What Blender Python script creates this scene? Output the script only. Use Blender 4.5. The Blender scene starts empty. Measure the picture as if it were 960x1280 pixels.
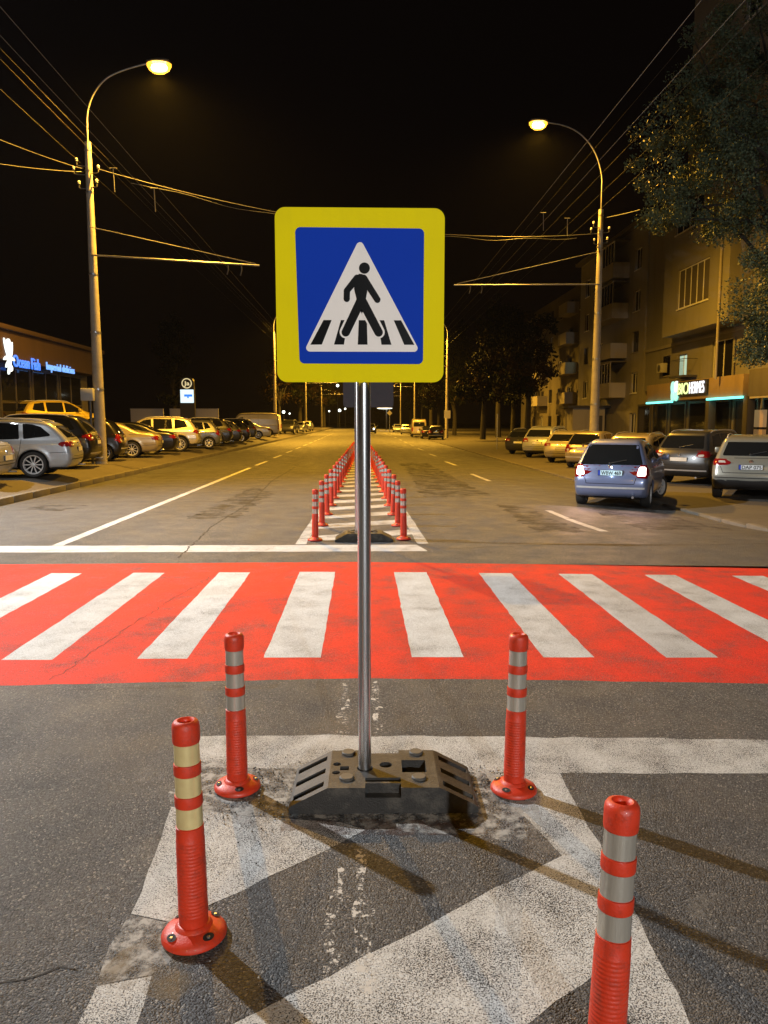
import bpy, bmesh, math, random
import numpy as np
from mathutils import Vector, Matrix
from mathutils.bvhtree import BVHTree
random.seed(7); np.random.seed(7)
sc = bpy.context.scene
COL = sc.collection
R = math.radians

# ------------------------------------------------------------------ camera
F, CH = 961.0, 1.77
VX, VY = 452.0, 527.0
PITCH = math.atan((640-VY)/F); YAW = math.atan((480-VX)/F*math.cos(PITCH))
cy_, sy_, cp_, sp_ = math.cos(YAW), math.sin(YAW), math.cos(PITCH), math.sin(PITCH)
FW = Vector((sy_*cp_, cy_*cp_, -sp_)); RT = Vector((cy_, -sy_, 0)); UP = RT.cross(FW)
def ray(x, y): return FW*F + RT*(x-480) - UP*(y-640)
def gp(x, y, z=0.0):
    d = ray(x, y); t = (z-CH)/d.z
    return Vector((0, 0, CH)) + d*t
def at(x, y, Y):
    d = ray(x, y); return Vector((0, 0, CH)) + d*(Y/d.y)
cam = bpy.data.cameras.new('camera'); co = bpy.data.objects.new('camera', cam); COL.objects.link(co)
cam.sensor_fit = 'VERTICAL'; cam.sensor_height = 36; cam.sensor_width = 27; cam.lens = F/1280*36
cam.clip_end = 3000; cam.clip_start = 0.05
M4 = Matrix((RT, UP, -FW)).transposed().to_4x4(); M4.translation = (0, 0, CH)
co.matrix_world = M4; sc.camera = co

# ------------------------------------------------------------------ materials
class NT:
    def __init__(s, name):
        s.m = bpy.data.materials.new(name); s.m.use_nodes = True
        s.t = s.m.node_tree; s.p = s.t.nodes['Principled BSDF']
        s.co = None
    def n(s, typ, **kw):
        n = s.t.nodes.new(typ)
        for k, v in kw.items(): setattr(n, k, v)
        return n
    def l(s, a, b): s.t.links.new(a, b)
    def coord(s):
        if s.co is None: s.co = s.n('ShaderNodeTexCoord').outputs['Object']
        return s.co
    def noise(s, scale, detail=4, rough=.55, stretch=None, off=0):
        c = s.coord()
        if stretch or off:
            mp = s.n('ShaderNodeMapping'); s.l(c, mp.inputs[0])
            if stretch: mp.inputs['Scale'].default_value = stretch
            mp.inputs['Location'].default_value = (off, off*.7, off*.3)
            c = mp.outputs[0]
        n = s.n('ShaderNodeTexNoise'); s.l(c, n.inputs['Vector'])
        n.inputs['Scale'].default_value = scale; n.inputs['Detail'].default_value = detail
        n.inputs['Roughness'].default_value = rough
        return n.outputs['Fac']
    def voro(s, scale, feature='F1', out='Distance'):
        n = s.n('ShaderNodeTexVoronoi', feature=feature); s.l(s.coord(), n.inputs['Vector'])
        n.inputs['Scale'].default_value = scale
        return n.outputs[out]
    def ramp(s, fac, a, b, lo=0.0, hi=1.0):
        n = s.n('ShaderNodeMapRange'); s.l(fac, n.inputs['Value'])
        n.inputs['From Min'].default_value = a; n.inputs['From Max'].default_value = b
        n.inputs['To Min'].default_value = lo; n.inputs['To Max'].default_value = hi
        return n.outputs[0]
    def mix(s, fac, a, b):
        n = s.n('ShaderNodeMix', data_type='RGBA')
        for sock, v in ((n.inputs[0], fac), (n.inputs[6], a), (n.inputs[7], b)):
            if isinstance(v, (int, float)): sock.default_value = v
            elif isinstance(v, tuple): sock.default_value = (*v, 1)
            else: s.l(v, sock)
        return n.outputs[2]
    def math(s, op, a, b=0.0):
        n = s.n('ShaderNodeMath', operation=op)
        for i, v in enumerate((a, b)):
            if isinstance(v, (int, float)): n.inputs[i].default_value = v
            else: s.l(v, n.inputs[i])
        return n.outputs[0]
    def base(s, v):
        if isinstance(v, tuple): s.p.inputs['Base Color'].default_value = (*v, 1)
        else: s.l(v, s.p.inputs['Base Color'])
    def rough(s, v):
        if isinstance(v, (int, float)): s.p.inputs['Roughness'].default_value = v
        else: s.l(v, s.p.inputs['Roughness'])
    def bump(s, h, dist, strength=1.0):
        n = s.n('ShaderNodeBump'); s.l(h, n.inputs['Height'])
        n.inputs['Distance'].default_value = dist; n.inputs['Strength'].default_value = strength
        s.l(n.outputs[0], s.p.inputs['Normal'])
    def set(s, **kw):
        for k, v in kw.items(): s.p.inputs[k.replace('_', ' ')].default_value = v

def plain(name, col, rough=.5, metal=0.0, var=.12, scale=8, bump=0, coat=0, spec=.5):
    t = NT(name)
    a = tuple(c*(1-var) for c in col); b = tuple(min(1, c*(1+var)) for c in col)
    t.base(t.mix(t.noise(scale, 5), a, b)); t.rough(rough); t.set(Metallic=metal, Coat_Weight=coat)
    t.p.inputs['Specular IOR Level'].default_value = spec
    if bump: t.bump(t.noise(scale*6, 3), bump)
    return t.m
def emit(name, col, strength, base=(.02, .02, .02)):
    t = NT(name); t.base(base); t.set(Emission_Color=(*col, 1), Emission_Strength=strength); return t.m

ASPH_A, ASPH_B = (.024, .0255, .028), (.122, .128, .136)
def asphalt_color(t):
    big = t.noise(.35, 5, .6); mid = t.noise(3.2, 5, .6, off=3)
    st = t.voro(150, out='Color'); g = t.n('ShaderNodeSeparateColor'); t.l(st, g.inputs[0])
    stone = t.ramp(g.outputs[0], .0, 1.0, 0, 1)
    c = t.mix(t.ramp(stone, .1, .95), ASPH_A, ASPH_B)
    c = t.mix(t.ramp(t.math('MULTIPLY', g.outputs[1], t.ramp(stone, .55, .6)), .80, .9, 0, .75), c, (.38, .35, .31))
    c = t.mix(t.ramp(big, .35, .7, 0, .42), c, (.042, .040, .038))
    c = t.mix(t.ramp(mid, .5, .75, 0, .45), c, (.12, .112, .1))
    return c, stone
def make_asphalt():
    t = NT('asphalt')
    c, stone = asphalt_color(t)
    # wheel-track streaks along the road and long stains
    streak = t.noise(1.1, 4, .6, stretch=(1.0, .05, 1), off=5)
    c = t.mix(t.ramp(streak, .52, .72, 0, .45), c, (.036, .034, .032))
    t.base(c); t.rough(t.ramp(t.noise(2, 4), .3, .7, .5, .78))
    h = t.math('ADD', t.math('MULTIPLY', t.voro(150), -1.1), t.math('ADD', t.math('MULTIPLY', t.noise(45, 3), .35), t.math('MULTIPLY', t.noise(320, 2), .5)))
    t.bump(h, .008, 1.0)
    return t.m
def make_paint(name, col_a, col_b, wear_lo=.62, wear_hi=.68, hole=.5, dirt=.35, dirtcol=(.30, .28, .25), seed=0, rough=.6, pit=True):
    t = NT(name)
    asph, stone = asphalt_color(t)
    col = t.mix(t.noise(5, 5, .6, off=seed), col_a, col_b)
    col = t.mix(t.ramp(t.noise(1.6, 6, .65, off=seed+2), .45, .72, 0, dirt), col, dirtcol)
    col = t.mix(t.ramp(t.noise(26, 5, .7, off=seed+4), .45, .8, 0, dirt*.8), col, dirtcol)
    col = t.mix(t.ramp(stone, .0, .55, .42, 0), col, tuple(v*.45 for v in dirtcol))
    trk = t.noise(.9, 5, .65, stretch=(1.0, .10, 1), off=seed+8)
    col = t.mix(t.ramp(trk, .52, .72, 0, dirt*.75), col, tuple(v*.55 for v in dirtcol))
    w = t.ramp(t.noise(7, 8, .75, off=seed+1), wear_lo, wear_hi)
    if pit:
        pitm = t.ramp(t.math('ADD', t.noise(190, 3, .6), t.math('MULTIPLY', t.noise(4, 3, off=seed+6), .35)), hole+.245, hole+.275)
        w = t.math('MAXIMUM', w, pitm)
    col = t.mix(w, col, asph)
    t.base(col); t.rough(rough); t.p.inputs['Specular IOR Level'].default_value = .15
    h = t.math('ADD', t.math('MULTIPLY', t.voro(150), -.6), t.math('MULTIPLY', t.noise(60, 4), .8))
    h = t.math('SUBTRACT', h, t.math('MULTIPLY', w, .5))
    t.bump(h, .004, .7)
    return t.m
def make_stain(name, col, lo, hi, alpha=.8, scale=9, seed=0):
    t = NT(name); t.base(col); t.rough(.75)
    m = t.ramp(t.noise(scale, 7, .7, off=seed), lo, hi, 0, alpha)
    t.l(m, t.p.inputs['Alpha'])
    return t.m

MT = {}
MT['asphalt'] = make_asphalt()
MT['red'] = make_paint('red_paint', (.70, .026, .016), (.80, .046, .028), .68, .80, .50, .24, (.40, .035, .024), seed=2, rough=.7)
MT['zebra'] = make_paint('zebra_white', (.52, .56, .59), (.63, .67, .70), .66, .78, .53, .55, (.42, .42, .42), seed=5)
MT['line'] = make_paint('white_line', (.52, .53, .53), (.62, .63, .63), .66, .76, .52, .45, (.40, .38, .35), seed=9)
MT['hatch'] = make_paint('worn_white', (.53, .54, .53), (.66, .67, .66), .64, .74, .47, .36, (.40, .38, .35), seed=13)
MT['ghost'] = make_paint('ghost_white', (.55, .53, .48), (.7, .68, .62), .50, .53, .36, .3, seed=21)
MT['concrete'] = plain('concrete', (.34, .31, .26), .85, var=.3, scale=3, bump=.004)
MT['pole'] = plain('pole_concrete', (.38, .35, .29), .8, var=.35, scale=4, bump=.006)
MT['pavement'] = None
def make_pavement():
    t = NT('pavement_concrete')
    c = t.mix(t.noise(.6, 6, .65), (.065, .058, .048), (.125, .112, .095))
    c = t.mix(t.ramp(t.noise(5, 6, .7), .5, .75, 0, .6), c, (.04, .037, .033))
    t.base(c); t.rough(.8); t.bump(t.noise(50, 5), .006); return t.m
MT['pavement'] = make_pavement()
MT['soil'] = plain('soil', (.06, .05, .035), .95, var=.4, scale=2, bump=.02)
MT['kerb'] = plain('kerb_stone', (.13, .12, .10), .85, var=.35, scale=5, bump=.006)
MT['chrome'] = plain('steel_tube', (.72, .73, .74), .26, 1.0, .08, 3)
MT['galv'] = plain('galvanised', (.42, .43, .45), .38, .9, .15, 12)
MT['galv_dark'] = plain('galvanised_dull', (.030, .034, .042), .65, .1, .15, 12)
MT['iron'] = plain('iron', (.10, .10, .10), .55, .6, .2, 10)
MT['wire'] = plain('cable_metal', (.20, .20, .21), .45, .5, .1, 2)
MT['wire_dark'] = plain('cable_dark', (.06, .055, .05), .6, .2, .1, 2)
MT['wire_mid'] = plain('cable_mid', (.04, .038, .036), .7, .1, .1, 2)
def make_rubber():
    t = NT('recycled_rubber')
    c = t.mix(t.noise(30, 6, .7), (.012, .0118, .011), (.036, .034, .031))
    c = t.mix(t.ramp(t.noise(7, 7, .7), .5, .72, 0, .65), c, (.12, .11, .09))
    t.base(c); t.rough(.62); t.bump(t.noise(120, 3), .003); return t.m
MT['rubber'] = make_rubber()
MT['lug'] = plain('rubber_lug', (.085, .08, .07), .6, var=.3, scale=40)
def make_orange(name='orange_plastic'):
    t = NT(name)
    c = t.mix(t.noise(14, 5), (.54, .030, .008), (.68, .050, .014))
    c = t.mix(t.ramp(t.noise(20, 8, .8), .50, .68, 0, .6), c, (.22, .035, .02))
    c = t.mix(t.ramp(t.noise(9, 7, .75, stretch=(1, 1, .3), off=7), .55, .72, 0, .5), c, (.16, .10, .075))
    t.base(c); t.rough(t.ramp(t.noise(30, 4), .3, .7, .36, .6)); t.bump(t.noise(160, 4), .0012); t.set(Coat_Weight=.05); return t.m
MT['orange'] = make_orange()
def make_band():
    t = NT('reflective_film')
    c = t.mix(t.noise(40, 4, .6, stretch=(1, 1, .08)), (.42, .39, .33), (.76, .72, .63))
    t.base(c); t.rough(.26); t.set(Metallic=.62); t.bump(t.noise(60, 3, .6, stretch=(1, 1, .06)), .0015); return t.m
MT['band'] = make_band()
MT['hole'] = plain('recess_shade', (.012, .010, .009), .8)
MT['bolt'] = plain('bolt_steel', (.35, .33, .3), .4, .8, .2, 40)
def make_signmat(name, col, rough=.55, scr=.25):
    t = NT(name)
    c = t.mix(t.noise(3, 4), tuple(v*.94 for v in col), tuple(min(1, v*1.04) for v in col))
    c = t.mix(t.ramp(t.noise(34, 9, .85), .60, .72, 0, scr), c, tuple(v*.55+.02 for v in col))
    c = t.mix(t.ramp(t.noise(5, 6, .7, stretch=(1, 1, .25), off=4), .5, .75, 0, scr*.9), c, tuple(v*.62+.015 for v in col))
    hx = t.voro(260); t.base(c); t.rough(rough); t.bump(hx, .0004, .4); t.p.inputs['Specular IOR Level'].default_value = .03; return t.m
MT['s_yellow'] = make_signmat('sign_yellow', (.80, .68, .004))
MT['s_blue'] = make_signmat('sign_blue', (.006, .045, .44), scr=.1)
MT['s_white'] = make_signmat('sign_white', (.86, .83, .80), scr=.15)
MT['s_black'] = make_signmat('sign_black', (.004, .004, .004), .35, .05)
MT['glass'] = plain('tinted_glass', (.010, .011, .012), .04, 0, .1, 3, spec=.7)
MT['tyre'] = plain('tyre_rubber', (.022, .021, .02), .8, var=.25, scale=20)
MT['rim'] = plain('alloy', (.60, .60, .60), .35, .2, .1, 10)
MT['trim'] = plain('black_plastic', (.020, .020, .021), .55, var=.2, scale=20)
MT['gap'] = plain('gap_dark', (.006, .006, .006), .8)
MT['tail'] = plain('tail_red', (.20, .006, .008), .12, 0, .15, 20, coat=.6)
MT['lens'] = plain('clear_lens', (.65, .65, .65), .12, .3, .1, 20, coat=.5)
MT['plate'] = plain('plate_white', (.74, .76, .76), .4)
MT['plate_blue'] = plain('plate_blue', (.02, .06, .45), .4)
MT['ink'] = plain('plate_ink', (.012, .012, .014), .5)
MT['badge'] = plain('chrome_badge', (.75, .75, .75), .15, 1.0)
MT['reverse'] = emit('tail_lit', (1.0, .66, .60), 16.0, (.6, .2, .2))
MT['plate_lit'] = plain('plate_lit_tint', (.62, .82, .90), .4)  # white plate with the bluish lamp light put into its colour
MT['sodium'] = emit('sodium_glow', (1.0, .52, .07), 4.5)
def make_lampglass():
    t = NT('orange_lamp_glass'); t.base((.8, .5, .1)); t.set(Emission_Color=(1.0, .42, .025, 1), Emission_Strength=1.9, Alpha=.55); t.rough(.2); return t.m
MT['glass_orange'] = make_lampglass()
MT['bulb'] = emit('bulb_hot', (1.0, .80, .35), 40)
MT['led'] = emit('led_glow', (1.0, .93, .82), 12)
MT['far_white'] = emit('far_lamp_white', (.95, 1.0, .85), 5)
MT['teal'] = emit('teal_strip', (.16, .95, .80), 2.6)
MT['sign_w'] = emit('letter_white', (.88, .92, 1.0), 1.4, (.5, .5, .5))
MT['sign_g'] = emit('letter_green', (.75, 1.0, .40), 1.3, (.5, .5, .5))
MT['sign_t'] = emit('leaf_teal', (.25, .95, .78), 1.1, (.5, .5, .5))
MT['sign_b'] = emit('letter_blue', (.03, .20, 1.0), 1.25, (.1, .2, .5))
MT['sign_lb'] = emit('letter_pale_blue', (.16, .40, 1.0), 1.3, (.1, .2, .5))
MT['sign_c'] = emit('logo_white', (.80, .97, 1.0), 1.5, (.5, .5, .5))
MT['totem_lit'] = emit('panel_lit', (.72, .93, 1.0), 1.2, (.5, .5, .5))
MT['totem_gold'] = emit('ring_gold', (.95, .80, .42), .8, (.5, .4, .2))
MT['win_lit'] = emit('window_lit', (.62, .85, .60), .75)
MT['win_dim'] = emit('window_dim', (.6, .72, .75), .10)
MT['head_lit'] = emit('headlamp_lit', (1.0, .95, .8), 6)
def make_wall(name, a, b, joint=None):
    t = NT(name)
    c = t.mix(t.noise(.5, 6, .65), a, b)
    c = t.mix(t.ramp(t.noise(1.5, 6, .7, stretch=(1, 1, .15)), .5, .8, 0, .5), c, tuple(v*.6 for v in a))
    t.base(c); t.rough(.9); t.bump(t.noise(18, 5), .01); return t.m
MT['wall_ochre'] = make_wall('render_ochre', (.21, .20, .18), (.29, .278, .255))
MT['wall_grey'] = make_wall('panel_grey', (.27, .255, .23), (.37, .35, .32))
MT['wall_dark'] = make_wall('panel_dark', (.12, .105, .085), (.18, .16, .13))
MT['balcony'] = make_wall('balcony_panel', (.34, .31, .26), (.46, .42, .36))
MT['fascia'] = make_wall('fascia_panel', (.30, .22, .15), (.36, .27, .19))
MT['brownfascia'] = make_wall('brown_cladding', (.062, .036, .032), (.095, .058, .05))
MT['frame_w'] = plain('white_frame', (.80, .80, .80), .5)
MT['frame_d'] = plain('dark_frame', (.05, .045, .04), .5)
MT['winglass'] = plain('window_glass', (.014, .014, .015), .06, 0, .3, 1, spec=.6)
MT['curtain'] = plain('curtain_dim', (.10, .09, .075), .8)
MT['white_panel'] = plain('white_panel', (.58, .56, .60), .6)
MT['acbox'] = plain('ac_white', (.5, .5, .48), .5)
MT['bark'] = plain('bark', (.03, .026, .02), .9, var=.4, scale=12, bump=.02)
def leaf(name, a, b):
    t = NT(name); t.base(t.mix(t.noise(1.2, 3), a, b)); t.rough(.55)
    t.p.inputs['Specular IOR Level'].default_value = .05 if max(b) < .06 else .22; return t.m
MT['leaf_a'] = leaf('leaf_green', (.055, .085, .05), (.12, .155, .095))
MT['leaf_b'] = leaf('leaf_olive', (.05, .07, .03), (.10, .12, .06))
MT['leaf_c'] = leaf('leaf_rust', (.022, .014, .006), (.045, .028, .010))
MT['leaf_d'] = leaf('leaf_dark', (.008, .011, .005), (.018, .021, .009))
def paintcol(name, col, metal=.35, rough=.3):
    t = NT(name); t.base(t.mix(t.noise(2.5, 4), tuple(c*.93 for c in col), tuple(min(1, c*1.05) for c in col)))
    t.rough(rough); t.set(Metallic=metal if max(col) > .02 else 0, Coat_Weight=.6 if max(col) > .02 else .35, Coat_Roughness=.04); return t.m

# ------------------------------------------------------------------ mesh helper
class MB:
    def __init__(s): s.v = []; s.f = []; s.m = []
    def add(s, vs, fs, m=0):
        b = len(s.v); s.v += [tuple(p) for p in vs]
        for f in fs: s.f.append(tuple(b+i for i in f)); s.m.append(m)
    def box(s, lo, hi, m=0, bev=0.0):
        x0, y0, z0 = lo; x1, y1, z1 = hi
        if bev <= 0:
            s.add([(x0,y0,z0),(x1,y0,z0),(x1,y1,z0),(x0,y1,z0),(x0,y0,z1),(x1,y0,z1),(x1,y1,z1),(x0,y1,z1)],
                  [(0,3,2,1),(4,5,6,7),(0,1,5,4),(1,2,6,5),(2,3,7,6),(3,0,4,7)], m); return
        bm = bmesh.new(); bmesh.ops.create_cube(bm, size=1)
        for v in bm.verts: v.co = ((x0+x1)/2+v.co.x*(x1-x0), (y0+y1)/2+v.co.y*(y1-y0), (z0+z1)/2+v.co.z*(z1-z0))
        bmesh.ops.bevel(bm, geom=bm.edges[:], offset=bev, segments=2, affect='EDGES', profile=.5)
        bm.verts.index_update(); s.add([v.co for v in bm.verts], [[v.index for v in f.verts] for f in bm.faces], m); bm.free()
    def tube(s, pts, r, n=10, m=0, cap=True):
        pts = [Vector(p) for p in pts]; k = len(pts)
        rs = r if isinstance(r, (list, tuple)) else [r]*k
        ref = None; vs = []
        for i, p in enumerate(pts):
            d = (pts[min(i+1, k-1)]-pts[max(i-1, 0)]).normalized()
            if ref is None:
                ref = Vector((0, 0, 1)) if abs(d.z) < .9 else Vector((1, 0, 0))
            a = (ref - d*ref.dot(d)).normalized(); ref = a; b = d.cross(a)
            for j in range(n):
                t = 2*math.pi*j/n; vs.append(p+(a*math.cos(t)+b*math.sin(t))*rs[i])
        fs = []
        for i in range(k-1):
            for j in range(n):
                fs.append((i*n+j, i*n+(j+1) % n, (i+1)*n+(j+1) % n, (i+1)*n+j))
        if cap: fs.append(tuple(range(n-1, -1, -1))); fs.append(tuple((k-1)*n+j for j in range(n)))
        s.add(vs, fs, m)
    def lathe(s, prof, n=24, m=0, c=(0, 0, 0), axis='z', closed=False):
        vs = []; fs = []; k = len(prof)
        for r, h in prof:
            for j in range(n):
                t = 2*math.pi*j/n; a, b = r*math.cos(t), r*math.sin(t)
                p = (a, b, h) if axis == 'z' else ((a, h, -b) if axis == 'y' else (h, a, b))
                vs.append((p[0]+c[0], p[1]+c[1], p[2]+c[2]))
        for i in range(k-1):
            for j in range(n): fs.append((i*n+j, i*n+(j+1) % n, (i+1)*n+(j+1) % n, (i+1)*n+j))
        if not closed:
            if prof[0][0] > 1e-6: fs.append(tuple(range(n-1, -1, -1)))
            if prof[-1][0] > 1e-6: fs.append(tuple((k-1)*n+j for j in range(n)))
        s.add(vs, fs, m)
    def prism(s, poly, d0, d1, m=0, fn=None):
        # poly in 2D (a,b); fn(a,b,d)->xyz
        fn = fn or (lambda a, b, d: (a, b, d)); n = len(poly)
        vs = [fn(a, b, d0) for a, b in poly]+[fn(a, b, d1) for a, b in poly]
        fs = [tuple(range(n-1, -1, -1)), tuple(range(n, 2*n))]
        for i in range(n): fs.append((i, (i+1) % n, n+(i+1) % n, n+i))
        s.add(vs, fs, m)
    def build(s, name, mats, parent=None, smooth=35, loc=None):
        me = bpy.data.meshes.new(name); me.from_pydata(s.v, [], s.f)
        mats = mats if isinstance(mats, (list, tuple)) else [mats]
        for mm in mats: me.materials.append(MT[mm] if isinstance(mm, str) else mm)
        me.polygons.foreach_set('material_index', s.m)
        if smooth:
            me.polygons.foreach_set('use_smooth', [True]*len(me.polygons)); me.set_sharp_from_angle(angle=R(smooth))
        bm = bmesh.new(); bm.from_mesh(me); bmesh.ops.recalc_face_normals(bm, faces=bm.faces); bm.to_mesh(me); bm.free()
        me.update()
        return link(name, me, parent, loc)
def link(name, me, parent=None, loc=None):
    o = bpy.data.objects.new(name, me); COL.objects.link(o)
    if parent: o.parent = parent
    if loc is not None: o.location = loc
    return o
def tag(o, label, cat, group=None):
    o['label'] = label; o['category'] = cat
    if group: o['group'] = group
    return o
def thing(name, label, cat, loc=(0, 0, 0), rz=0.0, group=None):
    o = bpy.data.objects.new(name, None); COL.objects.link(o); o.empty_display_size = .2
    o.location = loc; o.rotation_euler = (0, 0, rz); return tag(o, label, cat, group)
def struct(o): o['kind'] = 'structure'; return o
def kids(o): return [c for c in CHILD.get(o, [])]
CHILD = {}
def index_children():
    CHILD.clear()
    for o in bpy.data.objects:
        if o.parent: CHILD.setdefault(o.parent, []).append(o)
def dup(o, parent=None):
    c = o.copy(); COL.objects.link(c); c.parent = parent
    for ch in kids(o): dup(ch, c)
    return c
def chaikin(p, it=2, closed=True):
    for _ in range(it):
        q = []
        n = len(p)
        for i in range(n if closed else n-1):
            a, b = p[i], p[(i+1) % n]
            q.append((a[0]*.75+b[0]*.25, a[1]*.75+b[1]*.25)); q.append((a[0]*.25+b[0]*.75, a[1]*.25+b[1]*.75))
        p = q if closed else [p[0]]+q+[p[-1]]
    return p
def rrect(w, h, r, n=8, cx=0, cy=0):
    out = []
    for sx, sy, a0 in ((1, 1, 0), (-1, 1, 90), (-1, -1, 180), (1, -1, 270)):
        for i in range(n+1):
            t = R(a0+90*i/n); out.append((cx+sx*(w/2-r)+r*math.cos(t), cy+sy*(h/2-r)+r*math.sin(t)))
    return out
def rpoly(poly, r, n=6):
    out = []; k = len(poly)
    for i in range(k):
        p0, p, p1 = Vector(poly[i-1]), Vector(poly[i]), Vector(poly[(i+1) % k])
        a, b = (p0-p).normalized(), (p1-p).normalized()
        ang = a.angle(b); d = r/math.tan(ang/2); c = p+(a+b).normalized()*(r/math.sin(ang/2))
        s, e = p+a*d-c, p+b*d-c
        a0 = math.atan2(s.y, s.x); a1 = math.atan2(e.y, e.x); da = (a1-a0+math.pi) % (2*math.pi)-math.pi
        for j in range(n+1):
            t = a0+da*j/n; out.append((c.x+r*math.cos(t), c.y+r*math.sin(t)))
    return out
def text_mesh(body, size, depth, bold=0.0):
    cu = bpy.data.curves.new('lettering', 'FONT'); cu.body = body; cu.size = size; cu.extrude = depth; cu.offset = bold
    cu.align_x = 'LEFT'; cu.align_y = 'BOTTOM_BASELINE'
    o = bpy.data.objects.new('lettering', cu); COL.objects.link(o)
    dg = bpy.context.evaluated_depsgraph_get(); me = bpy.data.meshes.new_from_object(o.evaluated_get(dg))
    bpy.data.objects.remove(o)
    return me
def text_obj(name, body, size, depth, mat, origin, xdir, ydir, parent=None, width=None, bold=0.0):
    me = text_mesh(body, size, depth, bold); me.name = name
    me.materials.clear(); me.materials.append(MT[mat])
    xs = [v.co.x for v in me.vertices]; w = max(xs)-min(xs)
    k = 1.0 if width is None else width/w
    xd, yd = Vector(xdir), Vector(ydir); zd = xd.cross(yd)
    for v in me.vertices:
        c = v.co.copy(); v.co = Vector(origin)+xd*((c.x-min(xs))*k)+yd*c.y+zd*c.z
    return link(name, me, parent)

def sag(a, b, s, n=24):
    a, b = Vector(a), Vector(b)
    return [a.lerp(b, i/n)+Vector((0, 0, -4*s*(i/n)*(1-i/n))) for i in range(n+1)]

# ------------------------------------------------------------------ ground, road, markings
KL, KR = -7.62, 7.15
def HT_(x, y):
    a = min(1, max(0, (x-1.2)/5.9)); b = min(1, max(0, (y-10)/5)); return -.22*a*b*b*(3-2*b)
ZS = [0.0]
mb = MB(); mb.box((-700, -300, -1), (700, 1200, -.45)); struct(mb.build('ground', 'soil'))
def sheet(name, poly, z, mat, jitter=0.0, seg=.12, kind=True):
    rnd = random.Random(sum(map(ord, name)) + len(poly)*7 + int(abs(poly[0][0])*100)); pts = []
    for i in range(len(poly)):
        a, b = Vector((poly[i][0], poly[i][1])), Vector((poly[(i+1) % len(poly)][0], poly[(i+1) % len(poly)][1]))
        L = (b-a).length; n = max(1, min(90, int(L/seg))) if jitter else 1
        nr = Vector((-(b-a).y, (b-a).x))/max(L, 1e-6)
        for j in range(n):
            q = a.lerp(b, j/n)
            if jitter and j: q = q+nr*rnd.gauss(0, jitter)
            pts.append((q.x, q.y))
    bm = bmesh.new()
    ZS[0] += .000007
    vs = [bm.verts.new((x, y, z*.09+ZS[0]+HT_(x, y))) for x, y in pts]; f = bm.faces.new(vs); bmesh.ops.triangulate(bm, faces=[f])
    for ff in bm.faces:
        ff.normal_update()
        if ff.normal.z < 0: ff.normal_flip()
    me = bpy.data.meshes.new(name); bm.to_mesh(me); bm.free(); me.materials.append(MT[mat])
    o = link(name, me)
    return struct(o) if kind else o
mb = MB(); xs_ = [KL-.05, -4, -1, 1.2]+[1.2+.59*k for k in range(1, 11)]+[KR+.05]; ys2 = [-60, -10, 0, 5, 10]+[10+.5*k for k in range(1, 11)]+[18, 25, 40, 80, 160, 420]
nx_ = len(xs_); mb.add([(x, y, HT_(x, y)) for y in ys2 for x in xs_], [(j*nx_+i, j*nx_+i+1, (j+1)*nx_+i+1, (j+1)*nx_+i) for j in range(len(ys2)-1) for i in range(nx_-1)])
struct(mb.build('road', 'asphalt', smooth=60))
def strip(name, prof, y0, y1, mat):
    mb = MB(); n = len(prof)
    yy = [y0, 5, 10]+[10+.5*k for k in range(1, 11)]+[40, y1]
    vs = [(x, y, z+HT_(x, y)) for y in yy for x, z in prof]
    fs = [(j*n+i, j*n+i+1, (j+1)*n+i+1, (j+1)*n+i) for j in range(len(yy)-1) for i in range(n-1)]
    mb.add(vs, fs); o = mb.build(name, mat, smooth=0); return struct(o)
def kerb(name, x0, x1, h, y0, y1):
    mb = MB(); y = y0
    while y < y1:
        l = 1.0; j = random.uniform(-.006, .006)
        dz = HT_(x0, y+.5); mb.box((x0, y+.006, -.2+dz), (x1, y+l-.006, h+j+dz), 0, .015); y += l
    return struct(mb.build(name, 'kerb'))
kerb('kerb', KL-.16, KL, .15, -30, 130); kerb('kerb', KR, KR+.16, .06, -30, 130)
strip('pavement', [(KL-.16, -.2), (KL-.16, .14), (KL-.9, .31), (-12, .33), (-60, .36)], -40, 300, 'pavement')
strip('pavement', [(KR+.16, -.2), (KR+.16, .05), (13, .10), (60, .15)], -40, 300, 'pavement')

def P(*pp): return [gp(*p)[:2] for p in pp]
# crossing: red field with white bars
sheet('crosswalk', [(-7.6, 5.22), (-2.45, 5.09), (-1.25, 5.13), (-.02, 5.17), (1.36, 5.09), (2.74, 4.98), (6.98, 4.75),
                    (6.98, 9.0), (4.89, 9.05), (2.46, 9.37), (-.03, 9.63), (-4.5, 9.58), (-7.6, 9.62)], .004, 'red', .004)
for cx in (-6.45, -5.45, -4.47, -3.47, -2.51, -1.505, -.53, .57, 1.56, 2.49, 3.46, 4.45, 5.45, 6.45):
    near, far = 5.66-.035*(max(0, cx)), 9.0-.085*max(0, cx)
    w = .185+random.uniform(-.008, .012)
    if abs(cx+.53) < .01: w = .215
    sheet('crosswalk_bar', [(cx-w, near), (cx+w, near-.01), (cx+w*.98, far-.02), (cx-w*.98, far)], .008, 'zebra', .0028)
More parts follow.
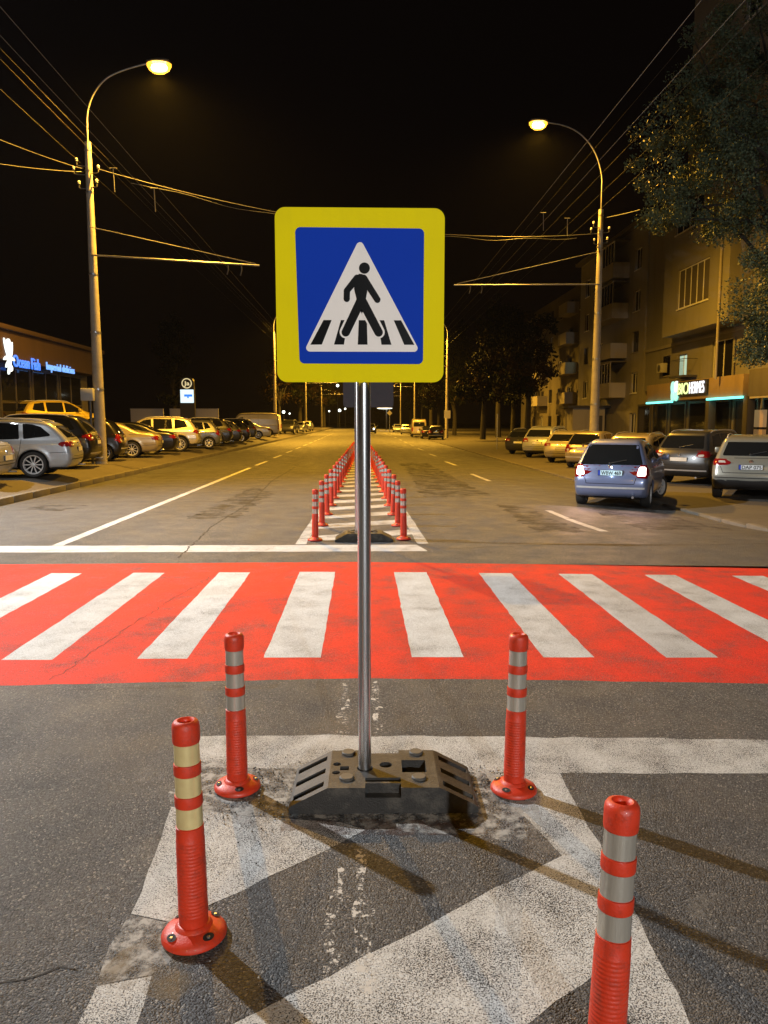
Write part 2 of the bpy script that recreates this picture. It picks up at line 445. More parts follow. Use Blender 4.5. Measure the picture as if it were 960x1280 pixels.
# stop line and centre island ahead
sheet('stop_line', [(-7.5, 10.5), (.90, 10.42), (.78, 10.98), (-7.5, 11.06)], .004, 'line', .006)
sheet('lane_line', [(-4.46, 11.06), (-4.30, 11.06), (-4.24, 29.8), (-4.38, 29.8)], .004, 'line', .004)
y = 31.5
while y < 120: sheet('lane_line', [(-4.38, y), (-4.24, y), (-4.2, y+3.2), (-4.34, y+3.2)], .004, 'line'); y += 6.4
for a, b in ((12.65, 16.1), (24.3, 27.5), (33.2, 36.2), (42, 45), (51, 54), (60, 63), (69, 72), (78, 81), (90, 93), (105, 108)):
    sheet('lane_line', [(3.98, a), (4.14, a), (4.02, b), (3.88, b)], .004, 'line', .003)
def halfw(y): return .98-.62*min(1, (y-10.45)/33)
for s in (-1, 1):
    sheet('island_line', [(s*halfw(11.0), 11.07), (s*(halfw(11)-.16), 11.07), (s*(halfw(44)-.1), 44), (s*halfw(44), 44)], .004, 'hatch', .004)
y = 11.3
while y < 42:
    w = halfw(y)-.17; d = min(.75, w)
    sheet('island_stripe', [(-w, y), (w, y+.9*w), (w-.02, y+.9*w+.55), (-w, y+.55)], .004, 'hatch', .004); y += 1.35
# near hatched island
MT['hatch_dirty'] = make_stain('dirty_white', (.44, .43, .40), .44, .60, .78, 16, 6)
sheet('island_bar', [(-.92, 4.20), (-.3, 4.20), (.95, 4.14), (2.27, 4.06), (6.9, 3.76), (6.9, 3.36), (2.05, 3.655), (1.0, 3.69), (.62, 3.70), (-.72, 3.80), (-.88, 3.90)], .004, 'hatch', .006)
sheet('island_line', [(.62, 3.695), (1.0, 3.685), (.985, 2.9), (.97, 1.7), (.80, 1.7), (.79, 2.31), (.82, 2.93), (.70, 3.35)], .004, 'hatch', .006)
sheet('island_stripe', [(.815, 2.945), (.90, 2.96), (.90, 2.33), (.787, 2.305), (.10, 1.80), (-.55, 1.70), (-.62, 1.92)], .004, 'hatch', .006)
sheet('island_stripe', [(-.885, 3.40), (-.52, 3.30), (-.10, 3.24), (.01, 3.17), (-.56, 2.67), (-.66, 2.56), (-.84, 2.62)], .004, 'hatch', .006)
sheet('island_line', [(-.84, 2.26), (-.68, 2.30), (-.66, 1.8), (-.84, 1.8)], .004, 'hatch', .006)
sheet('island_worn_patch', [(-.885, 3.895), (-.72, 3.85), (.62, 3.76), (.82, 3.5), (.80, 3.2), (.66, 3.05), (.45, 3.12), (.02, 3.175), (-.10, 3.245), (-.52, 3.305), (-.885, 3.405)], .004, 'hatch_dirty', .02)
sheet('island_worn_patch', [(-.845, 2.615), (-.665, 2.555), (-.60, 2.60), (-.64, 2.36), (-.685, 2.305), (-.845, 2.265)], .004, 'hatch_dirty', .02)
# old, nearly gone lines
MT['ghost2'] = make_stain('rubbed_white', (.55, .53, .49), .53, .57, .9, 26, 3)
sheet('ghost_line', [(-.15, 4.22), (-.09, 4.22), (-.09, 5.12), (-.14, 5.14)], .0045, 'ghost2', .012)
sheet('ghost_line', [(.07, 4.22), (.11, 4.22), (.10, 5.10), (.06, 5.10)], .0045, 'ghost2', .012)
sheet('ghost_line', [(-.02, 2.2), (.045, 2.2), (.02, 3.02), (-.03, 3.02)], .0045, 'ghost2', .012)
sheet('ghost_line', [(-.13, 2.25), (-.10, 2.25), (-.08, 2.95), (-.11, 2.95)], .0045, 'ghost2', .012)
MT['stain_ochre'] = make_stain('ochre_dirt', (.22, .15, .06), .45, .75, .6, 6, 8)
MT['stain_grey'] = make_stain('grey_dust', (.30, .28, .25), .50, .72, .55, 7, 11)
MT['stain_dark'] = make_stain('oil_dark', (.018, .017, .016), .42, .62, .7, 2.2, 15)
MT['stain_rust'] = make_stain('rust_dirt', (.12, .05, .02), .42, .66, .5, 11, 19)
sheet('dirt_trail', [(-1.9, 5.04), (-.9, 5.06), (-.55, 5.06), (-.6, 4.97), (-1.2, 4.97), (-1.9, 4.99)], .010, 'stain_ochre', .015)
sheet('dust_patch', P((150, 1190), (205, 1160), (255, 1200), (300, 1215), (230, 1262), (110, 1230)), .0105, 'stain_ochre', .02)
sheet('dust_patch', P((255, 965), (370, 950), (380, 1000), (330, 1040), (250, 1020)), .0105, 'stain_grey', .02)
sheet('dust_patch', P((165, 955), (205, 950), (210, 975), (170, 980)), .0105, 'stain_grey', .02)
sheet('dust_patch', P((600, 990), (690, 985), (720, 1070), (640, 1060)), .0105, 'stain_grey', .02)
sheet('dust_patch', P((850, 1120), (910, 1115), (915, 1145), (860, 1150)), .0105, 'stain_grey', .02)
sheet('rust_stain', P((352, 1025), (604, 1026), (610, 1042), (500, 1045), (350, 1040)), .011, 'stain_rust', .01)
sheet('oil_stain', [(2.9, 12.4), (3.75, 12.4), (3.6, 16.6), (3.0, 17)], .0045, 'stain_dark', .05)
sheet('oil_stain', [(-6.9, 15.6), (-6.0, 15.4), (-5.8, 16.4), (-6.8, 16.6)], .0045, 'stain_dark', .05)
sheet('oil_stain', [(-3.2, 14), (-2.3, 14.2), (-2.2, 19), (-3.0, 21)], .0045, 'stain_dark', .06)
sheet('oil_stain', [(1.5, 18), (3.2, 19), (2.9, 34), (1.7, 33)], .0045, 'stain_dark', .06)
sheet('oil_stain', [(4.9, 13), (6.6, 13.5), (6.4, 18), (5.1, 18)], .0045, 'stain_dark', .06)
def crack(pts, w=.006, z=.0125, seed=1):
    rnd = random.Random(seed); path = []
    for a, b in zip(pts, pts[1:]):
        a, b = Vector(a), Vector(b); n = max(2, int((b-a).length/.06)); nr = Vector((-(b-a).y, (b-a).x)).normalized()
        for i in range(n): path.append(a.lerp(b, i/n)+nr*rnd.gauss(0, .014))
    mb = MB(); vs = []
    for i, p in enumerate(path):
        d = (path[min(i+1, len(path)-1)]-path[max(0, i-1)]).normalized(); nr = Vector((-d.y, d.x)); ww = w*rnd.uniform(.3, 1.1)
        zz = z*.1+.0008+HT_(p.x, p.y); vs += [(*(p+nr*ww), zz), (*(p-nr*ww), zz)]
    mb.add(vs, [(2*i, 2*i+1, 2*i+3, 2*i+2) for i in range(len(path)-1)]); return struct(mb.build('road_crack', 'gap', smooth=0))
crack(P((-40, 1228), (30, 1226), (75, 1212), (122, 1204)), .004, seed=2)
crack(P((62, 850), (85, 838), (150, 790), (205, 755), (258, 724), (300, 700), (420, 655)), .0035, seed=3)
crack([(-2.4, 10), (-2.55, 13), (-2.45, 17), (-2.7, 23), (-2.6, 30)], .016, .006, seed=4)
crack([(-7.5, 16.9), (-3, 17.2), (0, 17.1), (3, 17.3), (6.9, 17)], .012, .006, seed=5)
crack([(1.2, 10.6), (3, 11.0), (5, 10.9), (6.9, 11.2)], .01, .006, seed=6)
crack([(-7.5, 25), (-2, 25.3), (3, 25.1), (6.9, 25.4)], .02, .006, seed=8)
crack([(-7.5, 36), (-2, 36.3), (3, 36.1), (6.9, 36.4)], .025, .006, seed=9)
# crumbs of asphalt round the feet of the posts
mb = MB(); rnd = random.Random(5)
def crumbs(cx, cy, rx, ry, n, smin=.002, smax=.008):
    for _ in range(n):
        x, y, s = rnd.gauss(cx, rx), rnd.gauss(cy, ry), rnd.uniform(smin, smax)*rnd.uniform(.4, 1)
        a = rnd.uniform(0, 6.28); vs = []
        for k in range(5):
            t = a+k*1.257; rr = s*rnd.uniform(.6, 1.2); vs.append((x+rr*math.cos(t), y+rr*math.sin(t), .006))
        vs.append((x, y, .008+s*rnd.uniform(.6, 1.1))); mb.add(vs, [(k, (k+1) % 5, 5) for k in range(5)], 0 if rnd.random() < .75 else 1)
crumbs(-.46, 3.62, .08, .12, 150); crumbs(-.52, 3.30, .14, .12, 110); crumbs(.60, 3.62, .05, .12, 120); crumbs(-.75, 3.35, .15, .2, 60)
crumbs(-.35, 2.2, .5, .4, 60, .002, .005); crumbs(1.4, 3.0, .6, .5, 60, .002, .005); crumbs(-1.5, 3.2, .6, .7, 70, .002, .005)
o = mb.build('debris', ['rubber', 'hatch'], smooth=0); o['kind'] = 'stuff'; o['label'] = 'crumbs of broken asphalt scattered around the bollard feet'

# ------------------------------------------------------------------ bollards
def make_bollard(label, loc):
    """post with three film bands between two collars and a capped top"""
    t = thing('bollard', label, 'bollard', loc, 0, 'orange flexible bollards around the traffic islands')
    b = MB(); b.lathe([(.0, .0), (.106, .0), (.111, .005), (.111, .014), (.104, .024), (.088, .033), (.064, .040), (.057, .050), (.050, .054)], 48)
    for k in range(4):
        a = R(35+90*k); c = (.088*math.cos(a), .088*math.sin(a)); n = 14; vs = []
        for j in range(n):
            q = 2*math.pi*j/n; u, v = .021*math.cos(q), .013*math.sin(q)
            vs.append((c[0]-u*math.sin(a)+v*math.cos(a), c[1]+u*math.cos(a)+v*math.sin(a), .0352-v*.42))
        b.add(vs, [tuple(range(n))], 1)  # flat dark ovals painted as the shade of bolt recesses
    b.build('base_flange', ['orange', 'hole'], t)
    for k in range(4):
        a = R(35+90*k); h = MB(); h.lathe([(0, .028), (.007, .028), (.007, .0365), (.005, .038), (0, .038)], 6, 0, (.088*math.cos(a), .088*math.sin(a), 0))
        h.build('bolt', 'bolt', t)
    def rad(z): return .0500-.0062*(z/.77)
    p = [(.0500, .045)]; z = .085
    while z < .36:
        r = rad(z); p += [(r, z), (r+.0013, z+.003), (r+.0013, z+.0065), (r, z+.0095)]; z += .0125
    g = .0035
    def r0(z): return rad(z)
    bands = ((.402, .474), (.512, .584), (.622, .694))
    p += [(r0(.395), .395), (r0(.40), .401)]
    for i, (a, b_) in enumerate(bands):
        p += [(r0(a)-g, a+.0005), (r0(b_)-g, b_-.0005), (r0(b_), b_)]
        if i < 2: p += [(r0(b_)+.0008, b_+.004), (r0(b_)+.0008, bands[i+1][0]-.004), (r0(b_), bands[i+1][0])]
    p += [(r0(.696), .696)]
    b = MB(); b.lathe(p, 40); b.build('post', 'orange', t, 50)
    c = MB(); c.lathe([(.040, .6955), (.0450, .696), (.0462, .704), (.0464, .745), (.0448, .758), (.039, .767), (.029, .770), (.0265, .768), (.022, .7635), (.0195, .756), (.0190, .735), (.0, .735)], 40)
    c.build('cap', 'orange', t, 50)
    for a, b_ in bands:
        m = MB(); m.lathe([(r0(a)-g-.001, a+.001), (r0(a)-g+.0015, a+.002), (r0(b_)-g+.0015, b_-.002), (r0(b_)-g-.001, b_-.001)], 40); m.build('reflective_band', 'band', t)
    return t
nl = gp(243, 1171); nl.z = .006
b0 = make_bollard('orange bollard left of the sign, nearest the camera, with bands tinted gold like a glow', nl)
b0.rotation_euler = (R(-1.0), R(-.6), R(10))
MT['band_glow_tint'] = plain('film_glow_tint', (.95, .74, .36), .25, .45, .15, 30)  # gold tint in the colour stands in for light thrown back by the film
index_children()
def place_bollard(x, y, label, tilt=(0, 0), rz=0):
    o = dup(b0); o.location = (x, y, .006); o.rotation_euler = (R(tilt[0]), R(tilt[1]), R(rz)); o['label'] = label; return o
q = gp(297, 986); place_bollard(q.x, q.y, 'orange bollard just left of the near rubber sign base, before the red crossing', (.3, -.6), 70)
q = gp(642, 989); place_bollard(q.x, q.y, 'orange bollard just right of the near rubber sign base, before the red crossing', (-.5, 1.1), 20)
q = gp(790, 1008, .77); place_bollard(q.x-.052, q.y-.01, 'bright orange bollard at the bottom right edge, its foot cut off', (.4, 3.6), 50)
ORD = ['first', 'second', 'third', 'fourth', 'fifth', 'sixth', 'seventh', 'eighth', 'ninth', 'tenth', 'eleventh', 'twelfth', 'thirteenth', 'fourteenth', 'fifteenth', 'sixteenth', 'seventeenth', 'eighteenth']
for s, side in ((-1, 'left'), (1, 'right')):
    for i in range(18):
        y = 11.42+1.58*i + random.uniform(-.06, .06)
        x = s*(.665-.0118*(y-11.4)) - .035
        place_bollard(x, y, f'{ORD[i]} orange bollard from the crossing in the {side} row beyond it',
                      (random.gauss(0, .9), random.gauss(0, .9)), random.uniform(0, 90))

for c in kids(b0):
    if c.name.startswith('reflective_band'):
        c.material_slots[0].link = 'OBJECT'; c.material_slots[0].material = MT['band_glow_tint']
# ------------------------------------------------------------------ sign base (rubber) and sign
def boolean_cut(mb, cutters, name):
    o = mb.build(name, ['rubber'], smooth=0); cs = []
    for c in cutters:
        k = c.build('cutter', ['rubber'], smooth=0); cs.append(k)
        md = o.modifiers.new('b', 'BOOLEAN'); md.operation = 'DIFFERENCE'; md.object = k; md.solver = 'EXACT'
    dg = bpy.context.evaluated_depsgraph_get(); me = bpy.data.meshes.new_from_object(o.evaluated_get(dg))
    for k in cs: bpy.data.objects.remove(k)
    o.modifiers.clear(); o.data = me
    return o
def make_base(label, loc, rz=0):
    t = thing('sign_base', label, 'sign base', loc, rz, 'black rubber sign bases')
    m = MB(); prof = [(-.43, 0), (.43, 0), (.43, .028), (.415, .04), (.262, .118), (.252, .122), (-.252, .122), (-.262, .118), (-.415, .04), (-.43, .028)]
    m.prism(prof, -.20, .20, 0, lambda a, b, d: (a, d, b))
    cut = []
    for s in (-1, 1):
        for yy in (-.135, 0, .135):
            c = MB(); pts = [(s*.275, .075), (s*.275, .16), (s*.44, .10), (s*.405, .012)]
            c.prism(pts, yy-.024, yy+.024, 0, lambda a, b, d: (a, d, b)); cut.append(c)
    for (x, y, r) in ((-.222, .045, .019), (-.222, -.045, .019), (.013, .035, .030)):
        c = MB(); c.lathe([(r, .03), (r, .2)], 20, 0, (x, y, 0)); cut.append(c)
    for (x0, x1, y0, y1, z) in ((-.205, -.163, -.02, .02, .05), (.09, .205, -.045, .085, .02), (-.083, .08, -.3, -.155, .075), (-.07, .078, .165, .3, .075), (-.083, .08, -.14, -.10, .06)):
        c = MB(); c.box((x0, y0, z), (x1, y1, .2)); cut.append(c)
    c = MB(); c.lathe([(.038, .02), (.038, .2)], 24, 0, (-.087, 0, 0)); cut.append(c)
    o = boolean_cut(m, cut, 'rubber_block'); o.parent = t
    bm = bmesh.new(); bm.from_mesh(o.data)
    bmesh.ops.remove_doubles(bm, verts=bm.verts, dist=.0004)
    ed = [e for e in bm.edges if len(e.link_faces) == 2 and e.calc_face_angle(0) > R(35)]
    try: bmesh.ops.bevel(bm, geom=ed, offset=.0035, segments=1, affect='EDGES', clamp_overlap=True)
    except Exception: pass
    bm.to_mesh(o.data); bm.free()
    o.data.materials.clear(); o.data.materials.append(MT['rubber'])
    for x in (-.17, .165):
        for y in (-.105, .165):
            l = MB(); l.lathe([(.034, .119), (.034, .130), (.030, .134), (.0, .134)], 24, 0, (x, y, 0)); l.build('lug', 'lug', t)
    l = MB(); l.box((-.05, -.203, .04), (.05, -.199, .07)); 
    return t
base_c = Vector((.097, 3.50, .006))
make_base('black rubber slab with slots and square hole, holding the near sign post', base_c, R(-1))
make_base('black rubber slab at the start of the far island, beyond the stop line', (.03, 11.42, .006), R(1))

def make_sign():
    px, py = base_c.x-.087, 3.50+.0015
    t = thing('crossing_sign', 'blue pedestrian crossing sign on square yellow board, on shiny steel post', 'road sign', (px, py, .0))
    m = MB(); m.tube([(0, 0, .035), (0, 0, 1.2), (0, 0, 2.62)], .0305, 32); m.lathe([(.0305, 2.62), (.028, 2.628), (0, 2.63)], 32)
    m.build('post', 'chrome', t)
    yb = -.040; yw = py+yb
    pa, pb = at(343, 259, yw), at(555, 478, yw); zc = (pa.z+pb.z)/2; ox = (at(342, 258, yw).x+at(556, 258, yw).x+at(348, 478, yw).x+at(554, 478, yw).x)/4-px
    W_ = at(555, 368, yw).x-at(345, 368, yw).x; H_ = pa.z-pb.z; k = H_/883; cx, cyv = 478, 513
    def S(x, y): return ((x-cx)*k+ox, zc-(y-cyv)*k)
    def layer(name, poly, d0, d1, mat, parent, fine=True):
        mm = MB(); mm.prism(poly, d0, d1, 0, lambda a, b, d: (a, d, b)); return mm.build(name, mat, parent, smooth=0)
    m = MB(); m.prism(rrect(W_, H_, .045, 8, ox, zc), yb, yb-.004, 0, lambda a, b, d: (a, d, b)); board = m.build('board', 's_yellow', t, smooth=0)
    for dz in (.22, -.22):
        m = MB(); m.prism(rrect(W_-.06, .03, .01, 3, ox, zc+dz), yb+.022, yb+.001, 0, lambda a, b, d: (a, d, b)); m.build('rail', 'galv', t)
    for dz in (.22, -.22):
        c = MB(); c.lathe([(.0335, zc+dz-.015), (.0355, zc+dz-.014), (.0355, zc+dz+.014), (.0335, zc+dz+.015)], 24); c.build('clamp', 'galv', t)
    # thin white edge under the blue square
    blue = [S(145, 170), S(808, 173), S(806, 860), S(160, 858)]
    bl = layer('blue_panel', rpoly(blue[::-1], .022), yb-.0042, yb-.0062, 's_blue', t)
    tri = [S(477, 222), S(790, 797), S(183, 797)]
    wt = layer('white_triangle', rpoly(tri, .016), yb-.0064, yb-.0078, 's_white', bl)
    m = MB(); fn = lambda a, b, d: (a, d, b)
    for q in ([(287, 636), (329, 636), (277, 761), (217, 762)], [(377, 636), (414, 636), (392, 761), (340, 761)], [(470, 636), (512, 636), (515, 761), (464, 761)],
              [(568, 636), (602, 636), (640, 761), (588, 761)], [(652, 636), (690, 636), (760, 761), (707, 761)]):
        m.prism([S(*p) for p in q], yb-.0080, yb-.0088, 0, fn)
    m.build('zebra_bars', 's_black', bl, smooth=0)
    def capsule(a, b, r0, r1=None, n=12):
        r1 = r1 or r0; a, b = Vector(a), Vector(b); d = (b-a).normalized(); an = math.atan2(d.y, d.x); out = []
        for i in range(n+1): t_ = an+math.pi/2+math.pi*i/n; out.append((a.x+r0*math.cos(t_), a.y+r0*math.sin(t_)))
        for i in range(n+1): t_ = an-math.pi/2+math.pi*i/n; out.append((b.x+r1*math.cos(t_), b.y+r1*math.sin(t_)))
        return out
    m = MB()
    for q in (capsule((478, 545), (402, 697), 34, 32), capsule((492, 545), (573, 697), 34, 32)):
        m.prism([S(*p) for p in q], yb-.0090, yb-.0096, 0, fn)
    m.build('leg_outline', 's_white', bl, smooth=0)
    m = MB(); e = 0
    shapes = [capsule((500, 373), (500.1, 373), 28), capsule((477, 545), (402, 698), 23, 22), capsule((491, 545), (573, 698), 23, 22),
              capsule((462, 424), (409, 487), 18, 16), capsule((409, 487), (408, 528), 16, 16), capsule((496, 424), (567, 532), 18, 16),
              [(448, 425), (472, 402), (490, 404), (512, 428), (514, 490), (507, 530), (512, 560), (455, 560), (458, 525), (447, 480)]]
    for i, q in enumerate(shapes):
        m.prism([S(*p) for p in q], yb-.0098, yb-.0106-.00006*i, 0, fn)
    m.build('walking_figure', 's_black', bl, smooth=0)
    return t
make_sign()
# sign facing away, beyond the crossing
t = thing('crossing_sign', 'bare grey back of a road sign beyond the crossing, behind the near sign', 'road sign', (-.075, 11.42, 0))
m = MB(); m.tube([(0, 0, .035), (0, 0, 2.7)], .031, 20); m.build('post', 'chrome', t)
m = MB(); m.prism(rrect(.74, .78, .045, 8, .175, 2.37), .04, .044, 0, lambda a, b, d: (a, d, b)); m.build('board', 'galv_dark', t, smooth=0)
for dz in (-.2, .2):
    m = MB(); m.prism(rrect(.66, .03, .01, 3, .175, 2.37+dz), .032, .039, 0, lambda a, b, d: (a, d, b)); m.build('rail', 'galv_dark', t)

# ------------------------------------------------------------------ lights
def lamp_light(name, loc, energy, col, r=.14, parent=None, spot=True):
    L = bpy.data.lights.new(name, 'SPOT' if spot else 'POINT'); L.energy = energy; L.color = col; L.shadow_soft_size = r
    if spot: L.spot_size = R(168); L.spot_blend = .55
    o = bpy.data.objects.new(name, L); COL.objects.link(o); o.location = loc
    if parent: o.parent = parent
    return o
SOD = (1.0, .50, .045); WHT = (.95, .98, 1.0)
def street_lamp(label, x, y, z0, H, arm, s, glow, energy, col, r0=.20, r1=.10, box=False, aim=None, bracket=None, group='street lamps along the road', nseg=20, wide=.5):
    """s=+1: arm reaches to +X. arm: list of (dx,dz) from the pole top, last is the lamp."""
    t = thing('street_lamp', label, 'street lamp', (x, y, z0), 0, group)
    zt = H-z0
    m = MB(); n = 14
    m.tube([(0, 0, -.3)]+[(0, 0, zt*i/n) for i in range(n+1)], [r0]+[r0+(r1-r0)*i/n for i in range(n+1)], nseg); m.build('pole', 'pole', t)
    for hz in (zt-.25, zt-.9, zt-1.6, zt*.60, zt*.42, zt*.24):
        c = MB(); rr = r0+(r1-r0)*hz/zt; c.lathe([(rr, hz-.03), (rr+.012, hz-.028), (rr+.012, hz+.028), (rr, hz+.03)], nseg); c.build('steel_band', 'galv', t)
    pts = [(s*dx, 0, zt-.7) for dx in (0.0,)]
    ctrl = [(0, -.6)]+list(arm)
    path = chaikin(ctrl, 2, False)
    m = MB(); m.tube([(s*a, 0, zt+b) for a, b in path], .028, 10); m.build('lamp_arm', 'galv', t)
    lx, lz = arm[-1]; dx = arm[-1][0]-arm[-2][0]; dz = arm[-1][1]-arm[-2][1]
    ex, ez = s*lx, zt+lz
    m = MB(); ang = math.atan2(dz, dx)
    m.lathe([(.02, -.10), (.07, -.06), (.115, .10), (.15, .30), (.15, .52), (.10, .66), (.0, .70)], 16, 0, (0, 0, 0), 'x')
    m.v = [(ex+s*v[0], v[1]*1.1, ez+v[2]*.62+.05) for v in m.v]
    head = m.build('lamp_head', 'iron', t)
    g = MB(); prof = [(0, -.30), (.13, -.27), (.22, -.18), (.27, -.05), (.27, .01)]
    g.lathe(prof, 16); g.v = [(ex+s*(.33+v[0]*1.5), v[1]*.95, ez-.035+v[2]) for v in g.v]
    gl = g.build('lamp_glass', 'glass_orange' if glow == 'sodium' else glow, head)
    if glow == 'sodium':
        g = MB(); g.lathe([(0, -.085), (.05, -.07), (.07, -.03), (.07, .03), (.05, .07), (0, .085)], 12, 0, (0, 0, 0), 'x'); g.v = [(ex+s*(.33+v[0]*3.2), v[1]*1.7, ez-.14+v[2]*1.7) for v in g.v]; g.build('bulb', 'bulb', head)
    lo = lamp_light('lamp_light', (ex+s*.33, 0, ez-.42), energy, col, .13, t)
    if aim:
        lo.rotation_euler = (Vector(aim)-Vector((x+ex+s*.33, y, z0+ez-.42))).to_track_quat('-Z', 'Y').to_euler()
        lo.data.spot_size = R(158 if s > 0 else 110); lo.data.spot_blend = .6
    if box:
        bz = 2.36
        m = MB(); m.box((-.47, -.42, bz-.21), (-.05, -.20, bz+.21), 0, .02); b = m.build('junction_box', 'acbox', t)
        m = MB(); m.tube([(-.20, -.27, -.2), (-.20, -.27, bz-.21)], .05, 8); m.build('cable_pipe', 'iron', t)
    if bracket:
        bz, tx, tz, sz = bracket     # bracket root z, tip x, tip z, stay root z (local)
        m = MB(); m.tube([(0, -.14, bz), (tx, -.14, tz)], .03, 10); br = m.build('bracket_arm', 'galv', t)
        m = MB(); m.tube([(0, -.14, sz), (tx*.98, -.14, tz+.05)], .014, 6); m.build('stay_rod', 'wire', t)
        for fx in (.89, .81):
            h = MB(); h.tube([(tx*fx, -.14, bz+(tz-bz)*fx+.05), (tx*fx+.02, -.14, bz+(tz-bz)*fx-.18), (tx*fx-.03, -.14, bz+(tz-bz)*fx-.36)], .022, 6); h.build('hanger', 'iron', t)
    return t
YL, YR = 27.0, 35.0
pl = at(121, 400, YL); topL = at(118, 178, YL)
armL = [(0, .5), (.02, .95), (.22, 1.5), (.62, 1.98), (1.1, 2.22), (1.75, 2.42), (2.1, 2.50)]
brL = at(126, 320, YL); tipL = at(325, 333, YL); stL = at(128, 285, YL)
LX = at(126, 560, YL).x
t1 = street_lamp('tall concrete lamp post on the left with a glowing orange lamp', LX, YL, .32, topL.z, armL, 1, 'sodium', 17500, SOD, box=True,
            bracket=(brL.z-.32, tipL.x-LX, tipL.z-.32, stL.z-.32))
RXp = at(747, 400, YR).x; topR = at(752, 262, YR)
armR = [(0, .7), (.0, 1.5), (.35, 2.5), (1.0, 3.2), (1.7, 3.52), (2.4, 3.62), (2.55, 3.65)]
brR = at(742, 356, YR); tipR = at(567, 357, YR); stR = at(747, 315, YR)
t2 = street_lamp('tall concrete lamp post on the right with a glowing orange lamp', RXp, YR, -.13, topR.z, armR, -1, 'sodium', 13000, SOD, r0=.23,
            bracket=(brR.z+.13, tipR.x-RXp, tipR.z+.13, stR.z+.13))
# lamps further down the road (their heads stand behind the sign)
far_arm = [(0, .5), (.02, .95), (.22, 1.5), (.62, 1.98), (1.1, 2.22), (2.0, 2.42), (2.5, 2.5)]
for lab, x, y, s, e in (('second lamp post on the left, thin and far behind the parked cars', -9.0, 81, 1, 30000),
                        ('second lamp post on the right, thin and dark beside the white notice', 9.7, 88, -1, 21000),
                        ('third lamp post on the left, at the far bend of the road', -9.2, 128, 1, 28000),
                        ('third lamp post on the right, beyond the far parked van', 9.6, 140, -1, 24000),
                        ('fourth lamp post on the left, hardly visible in the distance', -9.3, 180, 1, 22000),
                        ('fourth lamp post on the right, hardly visible in the distance', 9.6, 190, -1, 18000)):
    street_lamp(lab, x, y, .2, 10.9, far_arm, s, 'sodium', e, SOD, nseg=8, bracket=(8.0-.2, s*5.2, 7.9, 9.0))
# white lamps outside the frame: one by the left kerb ahead, one added behind the camera to light the sign
street_lamp('white crossing lamp on the left kerb outside the picture', -11.6, 12.9, .32, 8.6, [(0, .4), (.1, .9), (.5, 1.25), (1.1, 1.35)], 1, 'led', 15000, WHT, aim=(-.5, 6, 0), group='white lamps lighting the crossing')
street_lamp('added unseen white lamp on the right kerb behind the picture, lighting the sign', 9.6, -15.5, .05, 4.7, [(0, .4), (.3, .9), (2.0, 1.25), (5.6, 1.4)], -1, 'led', 9500, WHT, aim=(0, 6, 1.5), group='white lamps lighting the crossing')

street_lamp('added unseen lamp post on the left kerb behind the picture, lighting the bollard bands', -9.2, -16, .32, 10.9, far_arm, 1, 'sodium', 3500, SOD)  # unseen sodium lamp added to put gold streaks on the bollard bands
# small far lights
def far_globe(px, py, Y, label, r=.3, mat='far_white'):
    p = at(px, py, Y); t = thing('street_lamp', label, 'street lamp', (p.x, Y, 0), 0, 'small far lamps at the end of the road')
    m = MB(); m.tube([(0, 0, 0), (0, 0, p.z-r)], .09, 6); m.build('pole', 'iron', t)
    m = MB(); m.lathe([(r*math.sin(R(a)), p.z-r*math.cos(R(a))) for a in range(0, 181, 30)], 10); m.build('lamp_glass', mat, t)
far_globe(422, 482, 215, 'highest of the small white lamps glowing far down the road', .38)
far_globe(404, 504, 205, 'dim small yellow lamp far down the road, leftmost in the trees', .22, 'head_lit')
far_globe(411.5, 514, 215, 'small white lamp far down the road above the parked cars', .22)
far_globe(424.5, 513, 210, 'larger round white lamp far down the road, left of the sign post', .38)
far_globe(431.5, 511, 220, 'small white lamp close beside the sign post, far down the road', .25)
far_globe(354.5, 515, 150, 'white lamp above the parked off-roader on the left', .28)
far_globe(362, 517, 160, 'tiny greenish lamp behind the parked off-roader on the left', .16)
far_globe(569, 494, 130, 'single tiny white lamp among the dark trees on the right', .15)
p = at(481, 510, 170)
t = thing('kiosk_canopy', 'lit white oval canopy far down the road, right of the sign post', 'canopy', (p.x, 170, 0))
m = MB(); m.lathe([(0, p.z+.25), (1.0, p.z+.22), (1.7, p.z+.05), (1.75, p.z-.05)], 24); m.build('roof', 'white_panel', t)
m = MB(); m.lathe([(0, p.z-.2), (1.2, p.z-.16), (1.72, p.z-.055)], 24); m.build('light_panel', 'far_white', t)
m = MB(); m.tube([(.4, 0, 0), (.4, 0, p.z-.1)], .15, 8); m.build('post', 'iron', t)

# ------------------------------------------------------------------ overhead wires
def wire(label, pts, r=.011, mat='wire', name='overhead_wire', extra=None, group='overhead wires'):
    m = MB(); m.tube(pts, r, 6, 0); o = m.build(name, mat)
    return tag(o, label, 'wire', group)
def along(px, py, Yref, label, y0=4, y1=150, r=.010, mat='wire', dz=0):
    p = at(px, py, Yref); pts = []
    n = 60
    for i in range(n+1):
        y = y0+(y1-y0)*(i/n)**1.8; pts.append((p.x, y, p.z))
    return wire(label, pts, r*.32, 'wire_dark' if mat == 'wire_dark' else 'wire_mid')
along(290, 341, YL, 'contact wire on the left, hanging from the bracket tip, outermost from the pole', r=.012, mat='wire_dark')
along(277, 340, YL, 'contact wire on the left, hanging from the bracket, second from its tip', r=.012, mat='wire_dark')
along(113, 177, YL, 'overhead wire passing just above the left pole top', r=.012)
along(110, 184, YL, 'overhead wire passing just under the left pole top', r=.011)
along(102, 205, YL, 'overhead wire held by the insulator on the left pole', r=.012)
along(577, 372, YR, 'contact wire on the right, hanging from the bracket near its tip', r=.012, mat='wire_dark')
along(594, 371, YR, 'contact wire on the right, hanging from the bracket, second from its tip', r=.012, mat='wire_dark')
